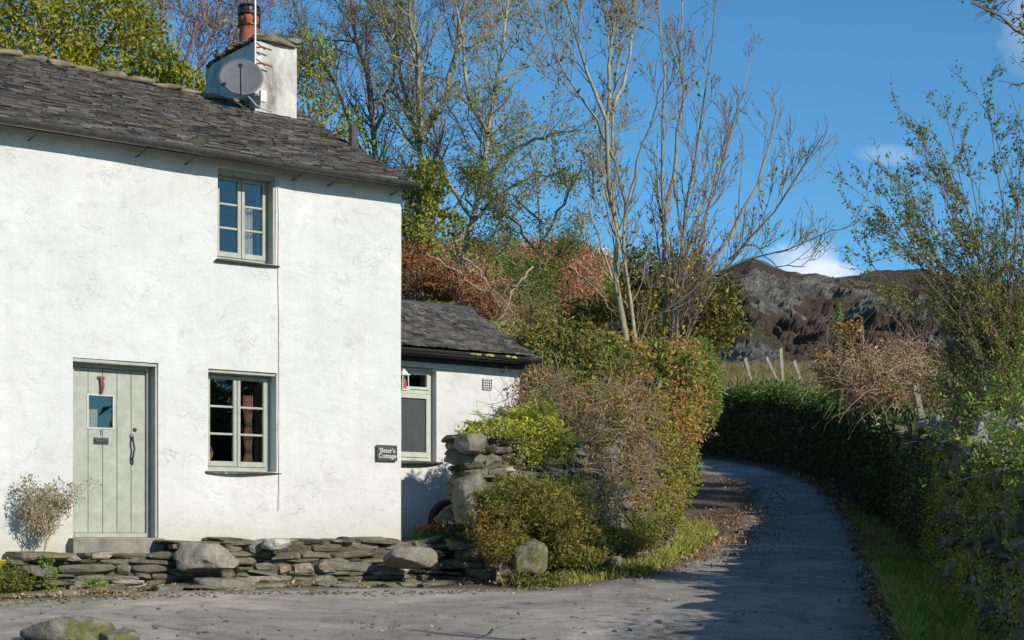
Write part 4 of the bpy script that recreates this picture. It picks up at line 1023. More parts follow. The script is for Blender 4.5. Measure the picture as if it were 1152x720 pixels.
ML_BRK = leafmat('bracken_leaf', [(.05, .12, .02), (.10, .19, .03), (.13, .14, .045), (.17, .10, .065), (.24, .13, .11), (.19, .09, .06)], .3)
ML_FERN = leafmat('fern_leaf', [(.04, .055, .014), (.07, .085, .02), (.11, .105, .028), (.19, .12, .04)], .35)
ML_GRASS = leafmat('grass_blade', [(.04, .07, .016), (.08, .13, .025), (.14, .18, .04), (.22, .2, .07), (.26, .2, .11)], .35)
ML_STRAW = leafmat('straw_blade', [(.06, .07, .03), (.11, .095, .05), (.17, .13, .08)], .3)
ML_LIT = leafmat('leaf_litter', [(.05, .028, .017), (.10, .06, .033), (.16, .10, .055), (.24, .17, .11)], .1)
ML_GRY = leafmat('grey_green_leaf', [(.07, .075, .05), (.12, .125, .085), (.18, .18, .13)], .2)

def inblob(blobs, n, r, shell=.55, thr=-.3, ns=1.6, seed=0):
    """points in a union of ellipsoids (cx,cy,cz,rx,ry,rz), thicker towards the skin, with gaps"""
    B = np.array(blobs, float); w = B[:, 3]*B[:, 5]*(B[:, 4]**.5); pi = r.choice(len(B), n, p=w/w.sum())
    u = unit(r.normal(size=(n, 3))); rad = r.uniform(0, 1, n)**(1/3*(1-shell)+.02) if shell < 1 else np.ones(n)
    rad = rad*(1+.40*fnoise(u*2.2+B[pi, :3], 1.6, 3, seed))
    p = B[pi, :3]+u*rad[:, None]*B[pi, 3:6]
    nz = fnoise(p, ns, 3, seed+1)
    return p[(nz > thr)|(r.uniform(size=n) < .12)]
def shrub(name, label, cat, blobs, n, size, m, seed=1, bark=None, twigs=0, tw_r=.006, base=None, aspect=.5, group=None, shell=.5, thr=-.35, ns=1.6, up=.6, extra=None, cs=1.2, spiky=None, kind=None, shoots=None):
    if shoots is None: shoots = min(n/55, 40*len(blobs))
    r = rng(seed); B = np.array(blobs, float)
    c0 = B[:, :3].mean(0); z0 = (B[:, 2]-B[:, 5]).min(); base = np.array([c0[0], c0[1], z0]) if base is None else np.array(base, float)
    root = tag(empty(name, tuple(base)), label, cat, group)
    p = inblob(blobs, n, r, shell, thr, ns, seed % 6)
    g = T(p[:, 0], p[:, 1]); p = p[p[:, 2] > g-.02]
    v, f = leaves(p-base, size, seed, aspect, up, dirs=spiky)
    val = np.clip(.5+.34*fnoise(p, cs, 2, (seed+2) % 6)+r.normal(size=len(p))*.17, 0, 1)
    npmesh('foliage', v, f, m, root, np.repeat(val, 4))
    if shoots:
        ns_ = int(shoots); sp_ = inblob(blobs, ns_*2, r, .95, -2, ns, seed % 6)[:ns_]; bi = np.argmin(((sp_[:, None]-B[None, :, :3])**2).sum(-1), 1)
        dr_ = unit(unit(sp_-B[bi, :3])+np.array([0, 0, .7])+r.normal(size=sp_.shape)*.35); l_ = (B[bi, 3:6].mean(1)*r.uniform(.2, .75, len(sp_)))[:, None]
        t5 = np.linspace(0, 1, 5)[None, :, None]; Q5 = sp_[:, None]-dr_[:, None]*.1+dr_[:, None]*l_[:, None]*t5+np.array([0, 0, -.25])*l_[:, None]*t5**2
        v, f = polysegs(Q5-base, np.linspace(1, .4, 5)[None]*.0045*np.ones((len(sp_), 1)), 3); npmesh('sprays', v, f, bark or M_BARK_G, root, None, True)
        k5 = 9; tl = r.uniform(.25, 1, (len(sp_), k5, 1)); pl_ = (sp_[:, None]+dr_[:, None]*l_[:, None]*tl+np.array([0, 0, -.25])*l_[:, None]*tl**2).reshape(-1, 3)+r.normal(size=(len(sp_)*k5, 3))*.015
        v, f = leaves(pl_-base, size, seed+3, aspect, up); npmesh('foliage', v, f, m, root, np.repeat(np.clip(.5+.34*fnoise(pl_, cs, 2, (seed+2) % 6)+r.normal(size=len(pl_))*.2, 0, 1), 4))
    if extra:
        for (m2, n2, s2, asp2, nm2) in extra:
            p2 = inblob(blobs, n2, r, .75, 0, ns*.8, (seed+3) % 6); v, f = leaves(p2-base, s2, seed+9, asp2, up)
            npmesh(nm2, v, f, m2, root, np.repeat(np.clip(r.uniform(size=len(p2)), 0, 1), 4))
    if twigs:
        tp = inblob(blobs, twigs, r, .7, -2, ns, seed % 6); tp = tp[tp[:, 2] > T(tp[:, 0], tp[:, 1])]
        bi = np.argmin(((tp[:, None, :2]-B[None, :, :2])**2).sum(-1), 1)
        st = np.c_[B[bi, 0]+r.normal(size=len(tp))*B[bi, 3]*.25, B[bi, 1]+r.normal(size=len(tp))*B[bi, 4]*.25, (B[bi, 2]-B[bi, 5])]
        Sx = 7; tt = np.linspace(0, 1, Sx)[None, :, None]
        mid = (st+tp)/2+np.c_[(tp-st)[:, :2]*-.2, np.abs(tp-st)[:, 2:]*.15]+r.normal(size=tp.shape)*.08
        Q = st[:, None]*(1-tt)**2+2*mid[:, None]*tt*(1-tt)+tp[:, None]*tt**2
        Q[:, 1:] += r.normal(size=Q[:, 1:].shape)*.025*np.linspace(.5, 1.5, Sx-1)[None, :, None]
        RR = np.linspace(1, .3, Sx)[None]*tw_r*r.uniform(.5, 1.6, (len(tp), 1))
        v, f = polysegs(Q-base, RR, 3); npmesh('sprays', v, f, bark or M_BARK_G, root, None, True)
    return root
def tangle(parent, name, blobs, n, L, rad, m, seed, base):
    """criss-crossing thin stems"""
    r = rng(seed); p = inblob(blobs, n, r, .4, -2); N = len(p); Sx = 6; d = unit(r.normal(size=(N, 3))+np.array([0, 0, .35])); out = np.empty((N, Sx, 3)); out[:, 0] = p
    l = L*r.uniform(.4, 1.3, (N, 1))
    for s in range(1, Sx):
        d = unit(d+r.normal(size=(N, 3))*.28+np.array([0, 0, -.12])); p = p+d*l/Sx; out[:, s] = p
    v, f = polysegs(out-base, np.linspace(1, .35, Sx)[None]*rad*r.uniform(.5, 1.6, (N, 1)), 3); return npmesh(name, v, f, m, parent, None, True)
def ferns(root, base, centres, nf, L, seed, m, name='frond', droop=1.0):
    r = rng(seed); VV = []; FF = []; AA = []; k0 = 0
    for c in centres:
        for _ in range(nf):
            an = r.uniform(0, 6.28); l = L*r.uniform(.6, 1.2); el = r.uniform(.5, 1.25); tt = np.linspace(0, 1, 13)
            d = np.array([math.cos(an)*math.cos(el), math.sin(an)*math.cos(el), math.sin(el)])
            P = np.array(c)+d*l*tt[:, None]+np.array([math.cos(an)*.25, math.sin(an)*.25, -.55*droop])*l*(tt**2)[:, None]
            tg = unit(np.gradient(P, axis=0)); sd_ = unit(np.cross(tg, [0, 0, 1.])); 
            w = l*.2*np.sin(np.pi*np.clip(tt*.92+.08, 0, 1))**.7
            a = r.uniform(0, 1)
            for i in range(1, 13):
                for sg in (-1, 1):
                    q = P[i]; e = q+sd_[i]*sg*w[i]+tg[i]*w[i]*.35+np.array([0, 0, -.12*w[i]]); hw = tg[i]*l/13*.42
                    VV += [q-hw, q+hw, e+hw*.25, e-hw*.25]; FF.append([k0, k0+1, k0+2, k0+3]); k0 += 4; AA += [np.clip(a+r.normal()*.1, 0, 1)]*4
    npmesh(name, np.array(VV)-base, np.array(FF), m, root, AA)
def grass(name, P, h, w, m, seed, lean=.35, kind='stuff', parent=None):
    r = rng(seed); N = len(P); hh = h*r.uniform(.45, 1.3, (N, 1))*(1+.6*np.clip(fnoise(P, 3.0, 2, 4)+.1, -.6, 1.2))[:, None]; an = r.uniform(0, 6.28, N); b = np.c_[np.cos(an), np.sin(an), np.zeros(N)]*w*.5
    l1 = np.c_[r.normal(size=(N, 2))*lean, np.ones(N)]; mid = P+unit(l1)*hh*.55; tip = mid+unit(l1*np.array([1.9, 1.9, .8]))*hh*.5
    V = np.stack([P-b, P+b, mid+b*.7, tip, mid-b*.7], 1).reshape(-1, 3)
    F = np.arange(N*5).reshape(-1, 5)
    val = np.clip(.5+.35*fnoise(P, 1.1, 2, 3)+r.normal(size=N)*.2, 0, 1)
    o = npmesh(name, V, F, m, parent, np.repeat(val, 5)); return tag(o, kind=kind) if kind else o
def polypts(poly, n, r):
    poly = np.array(poly, float); lo, hi = poly.min(0), poly.max(0); q = r.uniform(lo, hi, (n, 2)); return q[inpoly(q, poly)]
def onT(q, dz=0.): return np.c_[q, T(q[:, 0], q[:, 1])+dz]

# ---------------------------------------------------------------- ground cover
r = rng(71)
lv = [(.25, 17.8), (1.8, 19.75), (3.0, 25), (4.0, 30.3), (4.2, 33), (3.6, 33), (3.1, 30), (2.65, 26), (1.9, 22.4), (.8, 19.5), (-.15, 18.55), (-.1, 18.0)]
q = polypts(lv, 26000, r); keep = (fnoise(np.c_[q, q[:, 0]*0], 1.6, 3, 2)+.9-(q[:, 1] > 29)*.3 > -.1+r.normal(size=len(q))*.2); q = q[keep]
grass('verge_grass', onT(q, -.01), .13, .014, ML_GRASS, 5)
rv = [(3.05, 12), (4.75, 20.5), (5.2, 23), (5.9, 23), (5.5, 20.8), (3.9, 13), (3.6, 11.5)]
q = polypts(rv, 60000, r)[:26000]; grass('verge_grass', onT(q, -.01), .15, .018, ML_GRASS, 6)
q = polypts([(4.6, 20), (6.9, 31), (7.7, 37), (8.1, 37), (7.6, 31), (5.6, 21)], 22000, r); q = q[fnoise(np.c_[q, q[:, 0]*0], 1.2, 2, 1) > -.1]; grass('verge_grass', onT(q, -.01), .14, .016, ML_GRASS, 7)
q = np.concatenate([np.c_[(lambda y_: r.uniform(.10, .26, len(y_))*y_)(yy := r.uniform(36, 100, 30000)), yy]])
q = q[~inpoly(q, CORR) & (pdist(q, WALLR) > .4)]; q = q[q[:, 0] > np.interp(q[:, 1], WALLR[:, 1], WALLR[:, 0])*(q[:, 1] < 57)]
grass('meadow_grass', onT(q, -.02), .38, .03, ML_STRAW, 8, .4)
# grass tufts along the wall foot, between slabs
p_ = HW(-4.2, -.8); q = np.concatenate([np.c_[r.normal(0, .5, 500)+fr(20, 668, 15.8)[0], r.normal(0, .12, 500)+15.8], np.c_[r.normal(0, .12, 250)+HW(.55, -.62)[0], r.normal(0, .06, 250)+HW(.55, -.62)[1]]])
grass('verge_grass', onT(q, -.01), .07, .01, ML_GRASS, 9)
# leaf litter
def litter(pts, n, spread, seed, size=.06, dz=.02):
    rr = rng(seed); P = resample(np.array(pts, float), 60); k = rr.uniform(0, 59, n); i = k.astype(int).clip(0, 58); f_ = (k-i)[:, None]
    q = P[i]*(1-f_)+P[i+1]*f_+rr.normal(size=(n, 2))*spread
    # gather in drifts
    q = q[(fnoise(np.c_[q, q[:, 0]*0], 2.2, 2, 5)+rr.normal(size=len(q))*.35) > -.05]
    v, f = leaves(onT(q, dz)+np.c_[np.zeros((len(q), 2)), rr.uniform(0, .02, len(q))], size, seed, .6, 3.5); return v, f, np.repeat(rr.uniform(0, 1, len(q)), 4)
mb = MB()
for a_ in (([(3.3, 25.5), (4.0, 29), (4.5, 32), (5.2, 36)], 2600, .42, 1, .07), ([(1.0, 18.9), (2.0, 20.6), (2.9, 24)], 260, .15, 2, .07),
           ([(3.6, 15), (4.9, 20.8), (7.0, 31), (7.9, 38), (8.4, 44), (8.0, 50)], 5200, .16, 3, .085), ([HW(-5.2, -.95)[:2], HW(-3.2, -.85)[:2], HW(-1.2, -.75)[:2], HW(.5, -.7)[:2]], 1100, .10, 4, .045),
           ([(3.15, 12), (3.7, 15.5)], 350, .1, 6, .045), ([(-6.2, 14.3), (-4.8, 15.1), (-3.2, 16.1)], 600, .16, 7, .045), ([(-.3, 18.25), (.6, 18.2)], 160, .12, 8, .06),
           ([(5.2, 33), (6.6, 40), (6, 46)], 700, .5, 9, .08), ([(3.5, 12.5), (5.1, 20.5), (6.6, 28)], 1300, .3, 11, .05), ([(1.2, 18.8), (2.5, 22), (3.4, 27)], 1100, .4, 12, .055), ([(-4, 13.5), (2, 15), (3, 22), (6, 34)], 350, 1.2, 10, .05)):
    v, f, a = litter(*a_[:2], a_[2], a_[3], a_[4]); mb.add(v, f, a)
o = mb.build('fallen_leaves', ML_LIT); tag(o, kind='stuff')
gv = []
for (pa, pb, sp_, n_) in (((-6.4, 13.9), (-3.0, 15.9), .18, 260), ((-3, 16.1), (.6, 17.9), .12, 260), ((3.2, 13), (4.9, 20.8), .12, 220), ((-5, 12.6), (2, 14.2), .9, 160), ((2.9, 23), (5.4, 36), .35, 300)):
    k_ = r.uniform(0, 1, (n_, 1)); gv.append(np.array(pa)*(1-k_)+np.array(pb)*k_+r.normal(size=(n_, 2))*sp_)
gv = np.concatenate(gv); sz_ = r.uniform(.012, .045, (len(gv), 1)); v, f, a = stones(onT(gv, .012), sz_*np.array([1.2, 1, .7]), r.uniform(0, 6, len(gv)), 5, 2, .1, .6)
tag(npmesh('gravel', v, f, M_STONE, None, a), kind='stuff')
# bracken and scrub on the bank behind
q = np.c_[(lambda y_: r.uniform(-.11, .085, len(y_))*y_)(yy := r.uniform(24.5, 78, 900)), yy]; q = q[~inpoly(q, CORR) & (pdist(q, WALLL[2:]) > 1)]
bc = onT(q); VV = []; AA = []; PPt = []
pat = fnoise(bc, .22, 2, 3)
for k_, c_ in enumerate(bc):
    rad = r.uniform(.5, 1.25)*(1+.25*(c_[1] > 45)); n_ = int(240*rad*rad); u_ = unit(r.normal(size=(n_, 3))); u_[:, 2] = np.abs(u_[:, 2])
    pts_ = c_+u_*np.array([rad, rad, rad*r.uniform(.5, 1.0)])*(r.uniform(.3, 1, (n_, 1))**.4)*(1+.3*fnoise(u_*2+c_, 1, 2, 1))[:, None]
    PPt.append(pts_); hue = np.clip(.42+.7*pat[k_]+r.normal()*.3, 0, 1); AA.append(np.clip(hue+r.normal(size=n_)*.09, 0, 1))
p = np.concatenate(PPt); a = np.concatenate(AA); v, f = leaves(p, .17, 4, .45, .8)
tag(npmesh('bracken', v, f, ML_BRK, None, np.repeat(a, 4)), kind='stuff')
tg_ = tag(empty('fallen_branch', tuple(fr(560, 345, 26.5))), 'pale fallen dead branches lying on the bank above the annex roof', 'branches')
G2 = []
for (x0_, y0_, x1_, y1_) in ((500, 300, 600, 372), (520, 290, 575, 350), (575, 372, 640, 330), (600, 300, 560, 360), (480, 285, 560, 340), (640, 300, 690, 350), (540, 330, 610, 318)):
    G2.append(resample(np.array([fr(x0_, y0_, 27), fr((x0_+x1_)/2, (y0_+y1_)/2-4, 26.7), fr(x1_, y1_, 26.3)]), 12, .03, r))
G2 = np.array(G2); gr_ = np.linspace(.022, .008, 12)[None].repeat(len(G2), 0); v1, f1 = polysegs(G2, gr_, 5); c1 = grow(G2, gr_, 60, .8, .6, .0, .15, r, 6); v2, f2 = polysegs(c1[0], c1[1]*.7, 3); c2 = grow(*c1, 200, .4, .6, .02, .15, r, 5); v3, f3 = polysegs(c2[0], c2[1]*.8, 3)
mb = MB(); mb.add(v1, f1).add(v2, f2).add(v3, f3); b3 = np.array(tg_.location); mb.V = [x-b3 for x in mb.V]; mb.build('branch', M_DRY, tg_, smooth=True)

# ---------------------------------------------------------------- trees
def g(pts, Y, r0, r1, dY=0):
    n = len(pts); return (np.array([fr(px, py, Y+dY*i/max(n-1, 1)) for i, (px, py) in enumerate(pts)]), r0, r1)
GT = 'bare trees beside the lane'
Yd = 27.0
tree('bare_tree', 'slender pale barked bare tree in the middle, straight trunk forking high', 'tree',
     [g([(704, 405), (698, 335), (692, 250), (685, 185), (683, 135), (668, 95), (648, 55), (630, 0), (622, -50)], Yd, .088, .012, -1.5),
      g([(683, 140), (685, 85), (690, 30), (694, -40)], Yd, .04, .010, 1), g([(683, 140), (704, 90), (712, 30), (716, -50)], Yd, .036, .010, 2),
      g([(714, 400), (708, 310), (704, 235), (690, 170), (688, 120), (700, 60), (704, 0)], Yd+.5, .055, .010, .5), g([(704, 235), (722, 165), (738, 120), (745, 90)], Yd+.5, .026, .008, -1),
      g([(690, 178), (668, 130), (640, 92), (625, 60), (612, 10)], Yd, .026, .008, -2), g([(698, 335), (680, 290), (665, 240), (668, 190)], Yd, .025, .01, 1)],
     [dict(n=85, L=1.7, ang=.55, up=.16, wob=.10, S2=8, rad=.36, tmin=.35), dict(n=420, L=.75, ang=.6, up=.12, wob=.14, S2=6, rad=.5, tmin=.1), dict(n=1100, L=.28, ang=.6, up=.08, wob=.16, S2=4, rad=.6, tmin=.1)],
     M_BARK_P, dict(mat=ML_OL, n=520, size=.11, spread=.05, level=-2), seed=21, group=GT, minr=.0055)
tree('bare_tree', 'many stemmed bare tree leaning right over the lane, long low limbs', 'tree',
     [g([(750, 400), (744, 330), (746, 250), (742, 170), (747, 90), (741, 0), (738, -40)], 29, .06, .010, 1), g([(754, 395), (765, 300), (776, 215), (791, 130), (800, 40), (806, -10)], 29, .055, .009, -1),
      g([(758, 395), (775, 310), (797, 230), (820, 150), (838, 105), (842, 70)], 29, .05, .008, 1.5), g([(764, 400), (800, 322), (832, 280), (870, 238), (905, 188), (926, 152)], 29, .055, .008, -2),
      g([(706, 400), (728, 362), (768, 342), (800, 308), (850, 288), (905, 280), (938, 258)], 28.5, .05, .008, -1.5), g([(776, 318), (806, 290), (838, 240), (858, 185), (873, 125)], 29, .05, .01, .5),
      g([(746, 250), (760, 180), (768, 110), (763, 30), (770, -30)], 29.5, .04, .01, 1), g([(760, 350), (784, 260), (812, 190), (830, 120)], 28.5, .04, .01, -1), g([(820, 292), (845, 270), (872, 300), (905, 300)], 28.5, .02, .007, -1)],
     [dict(n=130, L=1.5, ang=.5, up=.17, wob=.09, S2=8, rad=.42, tmin=.3), dict(n=560, L=.7, ang=.6, up=.13, wob=.13, S2=6, rad=.5, tmin=.1), dict(n=1300, L=.26, ang=.6, up=.1, wob=.15, S2=4, rad=.6, tmin=.1)],
     M_BARK_G, dict(mat=ML_YO, n=900, size=.10, spread=.06, level=-2, keep=lambda p: (p[:, 2] < 6.8) & (p[:, 2] > 3.6)), seed=33, group=GT, minr=.0055)
GA = 'ash trees behind the cottage'
def ash(label, G_, seed, n1=85, nl=2600, m=None, size=.10, keep=None, bark=None, n3=1900):
    tree('ash_tree', label, 'tree', G_, [dict(n=n1, L=2.1, ang=.7, up=.10, wob=.14, S2=8, rad=.45, tmin=.3), dict(n=n1*6, L=1.0, ang=.75, up=.06, wob=.18, S2=6, rad=.5, tmin=.1), dict(n=n3, L=.42, ang=.7, up=.04, wob=.2, S2=4, rad=.6, tmin=.1)],
         bark or M_BARK_P, dict(mat=m or ML_OL, n=nl, size=size, spread=.12, level=-1, aspect=.4, cs=.6, keep=keep or (lambda p: fnoise(p, .55, 2, 1) > -.15)), seed=seed, group=GA, minr=.0048)
ash('pale forked ash tree rising just right of the cottage roof', [g([(474, 330), (471, 250), (470, 200), (471, 155), (456, 112), (441, 62), (428, 0), (422, -60)], 33, .10, .02, 1), g([(471, 158), (474, 100), (468, 50), (456, -20)], 33, .07, .02, -1), g([(471, 158), (499, 108), (514, 60), (520, 10), (538, -50)], 33, .08, .02, 1.5), g([(514, 60), (548, 40), (575, 5)], 34, .04, .015, 1)], 41, nl=3600, m=ML_ASH)
ash('dark leaning ash tree between the chimney and the pale fork', [g([(440, 330), (428, 240), (423, 185), (419, 130), (414, 70), (398, 30), (392, -40)], 35, .11, .03, 1), g([(420, 150), (440, 95), (448, 40), (452, -20)], 35, .05, .02, -1), g([(425, 195), (402, 165), (388, 135), (376, 90), (350, 50), (330, 0)], 35, .06, .015, 2), g([(376, 90), (352, 84), (330, 70), (318, 40)], 36, .03, .01, 1)], 43, nl=1500, m=ML_YG, bark=M_BARK_D)
ash('bushy ash tree spreading low branches right, small dull green leaves', [g([(515, 340), (531, 245), (547, 195), (549, 130), (560, 80), (574, 20), (580, -40)], 31.5, .10, .02, 1), g([(547, 195), (580, 168), (622, 150), (655, 146)], 31.5, .05, .012, -1), g([(549, 150), (526, 110), (520, 50), (512, -20)], 31.5, .05, .015, 1), g([(531, 245), (500, 200), (488, 150), (492, 100)], 31.5, .05, .015, 2), g([(560, 95), (590, 70), (612, 50)], 31.5, .035, .012, 0), g([(531, 250), (565, 215), (600, 200), (640, 190)], 31.5, .04, .012, -1)], 47, nl=4800, size=.10, m=ML_ASH)
# leafy rowan-like growth low between the trunks
tree('rowan_tree', 'bright green leafed young tree low between ash and bare trees', 'tree', [g([(600, 345), (606, 290), (610, 240), (598, 175)], 30, .05, .012, 0), g([(606, 280), (636, 225), (655, 185)], 30, .03, .01, -1), g([(606, 285), (572, 240), (548, 200)], 30, .03, .01, 1), g([(610, 250), (570, 215), (530, 205)], 30, .025, .01, 0), g([(610, 300), (650, 275), (672, 262)], 30, .03, .01, 1), g([(600, 310), (555, 285), (520, 262)], 31, .03, .01, 1)],
     [dict(n=70, L=1.1, ang=.7, up=.05, wob=.15, S2=7, rad=.5, tmin=.2), dict(n=360, L=.5, ang=.7, up=.02, wob=.2, S2=5, rad=.6, tmin=.1)], M_BARK_D, dict(mat=ML_RW, n=15000, size=.075, spread=.13, aspect=.36, cs=1.2, keep=lambda p: fnoise(p, 1.1, 2, 2) > -.2), seed=51, minr=.006)
# maples behind the ridge
def leafy(name, label, G_, blobs, n, size, m, seed, bark=M_BARK_D, lv=None, group=None, thr=-.3, shell=.45, ns=.9, nm='crown', cs=.7):
    o = tree(name, label, 'tree', G_, lv or [dict(n=50, L=1.8, ang=.7, up=.1, wob=.13, S2=7, rad=.5, tmin=.2), dict(n=260, L=.9, ang=.7, up=.05, wob=.16, S2=5, rad=.5, tmin=.1)], bark, None, seed=seed, group=group, minr=.006)
    b_ = np.array(o.location); rr = rng(seed+3); p = inblob(blobs, n, rr, shell, thr, ns, seed % 5); v, f = leaves(p-b_, size, seed, .7, .5)
    npmesh(nm, v, f, m, o, np.repeat(np.clip(.5+.4*fnoise(p, cs, 3, 2)+rr.normal(size=len(p))*.16, 0, 1), 4)); return o
def B(px, py, Y, rx, ry, rz): p = fr(px, py, Y); return (p[0], p[1], p[2], rx, ry, rz)
leafy('maple_tree', 'dense yellow green maple behind the ridge in the top left corner', [g([(60, 260), (62, 160), (60, 90), (50, 20), (40, -60)], 29, .16, .04, 0), g([(62, 120), (110, 60), (140, 10)], 29, .08, .02, 0), g([(60, 110), (10, 60), (-20, 0)], 29, .08, .02, 0)],
      [B(20, 40, 29, 1.5, 1.5, 1.3), B(80, 25, 29, 1.5, 1.5, 1.1), B(125, 35, 29, 1.0, 1.2, .95), B(-50, 50, 30, 1.6, 1.6, 1.5), B(50, -50, 30, 2.4, 2, 1.3), B(50, 85, 29, 1.3, 1.4, .7), B(100, 78, 28.6, .8, 1.2, .6), B(150, 20, 29, .7, .8, .8), B(165, 50, 29, .45, .6, .5)], 42000, .08, ML_YG, 61, thr=-.02, ns=1.3)
o = tree('bare_tree', 'purplish twiggy tree left of the chimney with a few yellow leaves', 'tree', [g([(190, 250), (188, 150), (184, 80), (178, 10), (170, -60)], 34, .09, .02, 0), g([(188, 130), (210, 70), (225, 10), (235, -40)], 34, .05, .015, 1), g([(187, 110), (160, 60), (150, 0), (140, -50)], 34, .05, .015, -1), g([(190, 150), (235, 100), (262, 50), (280, 0)], 34, .045, .012, 1), g([(188, 140), (215, 95), (245, 20), (250, -40)], 35, .04, .012, 0)],
     [dict(n=120, L=1.8, ang=.6, up=.1, wob=.14, S2=8, rad=.5, tmin=.2), dict(n=800, L=.9, ang=.65, up=.06, wob=.18, S2=6, rad=.5, tmin=.1), dict(n=3000, L=.42, ang=.7, up=.04, wob=.2, S2=4, rad=.6, tmin=.1)], M_BARK_R, dict(mat=ML_YO, n=1500, size=.11, spread=.1, keep=lambda p: fnoise(p, .7, 2, 3) > -.05), seed=63, group=GT, minr=.005)
leafy('maple_tree', 'small yellow leaved tree showing below the purple twigs by the ridge', [g([(150, 250), (152, 160), (155, 100)], 27.5, .06, .02, 0)], [B(150, 90, 27.5, .7, .8, .35), B(205, 98, 27.5, .5, .6, .35), B(180, 72, 27.5, .4, .5, .3)], 2600, .11, ML_YG, 66, lv=[dict(n=20, L=.8, ang=.7, up=.1, wob=.13, S2=5, rad=.5)], thr=-.1)
leafy('maple_tree', 'thin yellow orange tree right of the chimney', [g([(352, 300), (352, 180), (350, 110), (346, 60)], 31, .07, .015, 0), g([(352, 170), (372, 120), (392, 90)], 31, .03, .01, 0)], [B(350, 110, 31, .45, .6, .75), B(372, 140, 31, .6, .6, .4), B(352, 60, 31, .5, .6, .5), B(345, 85, 31, .4, .5, .5), B(398, 155, 31, .45, .5, .3)], 2300, .085, ML_ASH, 68, lv=[dict(n=60, L=1.0, ang=.7, up=.1, wob=.13, S2=6, rad=.5), dict(n=400, L=.5, ang=.7, up=.05, wob=.16, S2=4, rad=.6)], thr=-.05)
leafy('hazel_bush', 'yellow green bush at the right edge of the cottage below the eave', [g([(470, 340), (468, 270), (462, 215)], 28, .05, .015, 0)], [B(468, 232, 28, .42, .6, .55), B(462, 270, 28, .5, .6, .4), B(482, 205, 28, .35, .5, .4), B(500, 255, 28.5, .4, .5, .3)], 4200, .085, ML_HG2, 70, lv=[dict(n=40, L=.9, ang=.7, up=.1, wob=.13, S2=6, rad=.5), dict(n=200, L=.5, ang=.7, up=.05, wob=.16, S2=4, rad=.6)], thr=-.1)['category'] = 'bush'
# tree outside the frame whose twigs reach into the top right corner
tree('roadside_tree', 'twiggy branch with small leaves reaching into the top right corner', 'tree', [(np.array([(5.6, 8.6, Tz(5.6, 8.6)), (5.5, 8.6, 1.0), (5.4, 8.5, 2.2), (5.2, 8.4, 3.3)]), .07, .03), (np.array([(5.45, 8.5, 1.9), (4.6, 8.2, 2.1), (3.655, 8.0, 2.16)]), .025, .02), g([(1380, 130), (1290, 80), (1200, 60), (1150, 34), (1115, 12), (1092, 3)], 8, .02, .004, .2), g([(1290, 80), (1240, 20), (1190, -10), (1130, -22)], 8.1, .012, .004, .2)],
     [dict(n=26, L=.5, ang=.6, up=.02, wob=.14, S2=7, rad=.5, tmin=.2), dict(n=110, L=.2, ang=.6, up=.03, wob=.16, S2=5, rad=.6, tmin=.1)], M_BARK_R, dict(mat=ML_OL, n=420, size=.035, spread=.02), seed=75, minr=.002)
# slender shrub with small leaves above the right wall
tips = [(962, 240), (978, 262), (990, 310), (1000, 280), (1020, 240), (1035, 300), (1045, 140), (985, 205), (972, 170), (966, 216), (974, 292), (1009, 118), (1058, 104), (1080, 150), (1103, 84), (1137, 106), (1165, 80), (1030, 160), (1010, 215), (990, 250), (1120, 150), (1150, 170), (1050, 200), (1185, 150), (1008, 330), (1095, 200), (1140, 240), (1060, 290)]
r = rng(77); G_ = []
for i_, (a_, b_) in enumerate(tips):
    bx = 1150+r.normal()*30; dy = r.uniform(-1.2, 1.2)
    G_.append(g([(bx, 520), (bx*.85+a_*.15, 430), (bx*.55+a_*.45, 430*.52+b_*.48-8), (bx*.24+a_*.76, 430*.22+b_*.78-8), (a_, b_)], 16.6, .015, .0032, dy))
tree('tall_shrub', 'tall thin stemmed shrub fanning up on the right, sparse small green leaves', 'shrub', G_, [dict(n=360, L=.8, ang=.5, up=.03, wob=.11, S2=7, rad=.45, tmin=.3), dict(n=1500, L=.3, ang=.55, up=.05, wob=.1, S2=5, rad=.6, tmin=.2)],
     M_BARK_R, [dict(mat=ML_SH, n=8500, size=.048, spread=.02, aspect=.42), dict(mat=ML_SH, n=6500, size=.048, spread=.015, aspect=.42, level=1, name='foliage')], seed=79, minr=.0026)
# light-green lower growth of the right bank
GS_ = 'bushes over the right wall'
shrub('privet_bush', 'green leafy bush below the tall thin stemmed shrub', 'bush', [B(1110, 420, 16.8, .55, .6, .5), B(1140, 480, 16, .45, .6, .6), B(1080, 450, 17.5, .35, .5, .4), B(1150, 370, 16.8, .4, .5, .5), B(1100, 340, 17, .3, .4, .35)], 12000, .04, ML_SH, 81, M_BARK_R, 160, .006, thr=-.25, group=GS_)
shrub('privet_bush', 'dark glossy bush hanging down the wall at the right edge', 'bush', [B(1150, 600, 12.2, .22, .5, .8), B(1140, 560, 13.4, .22, .5, .5), B(1165, 680, 11.6, .25, .5, .4)], 9000, .036, ML_G, 83, M_BARK_D, 60, .005, group=GS_)
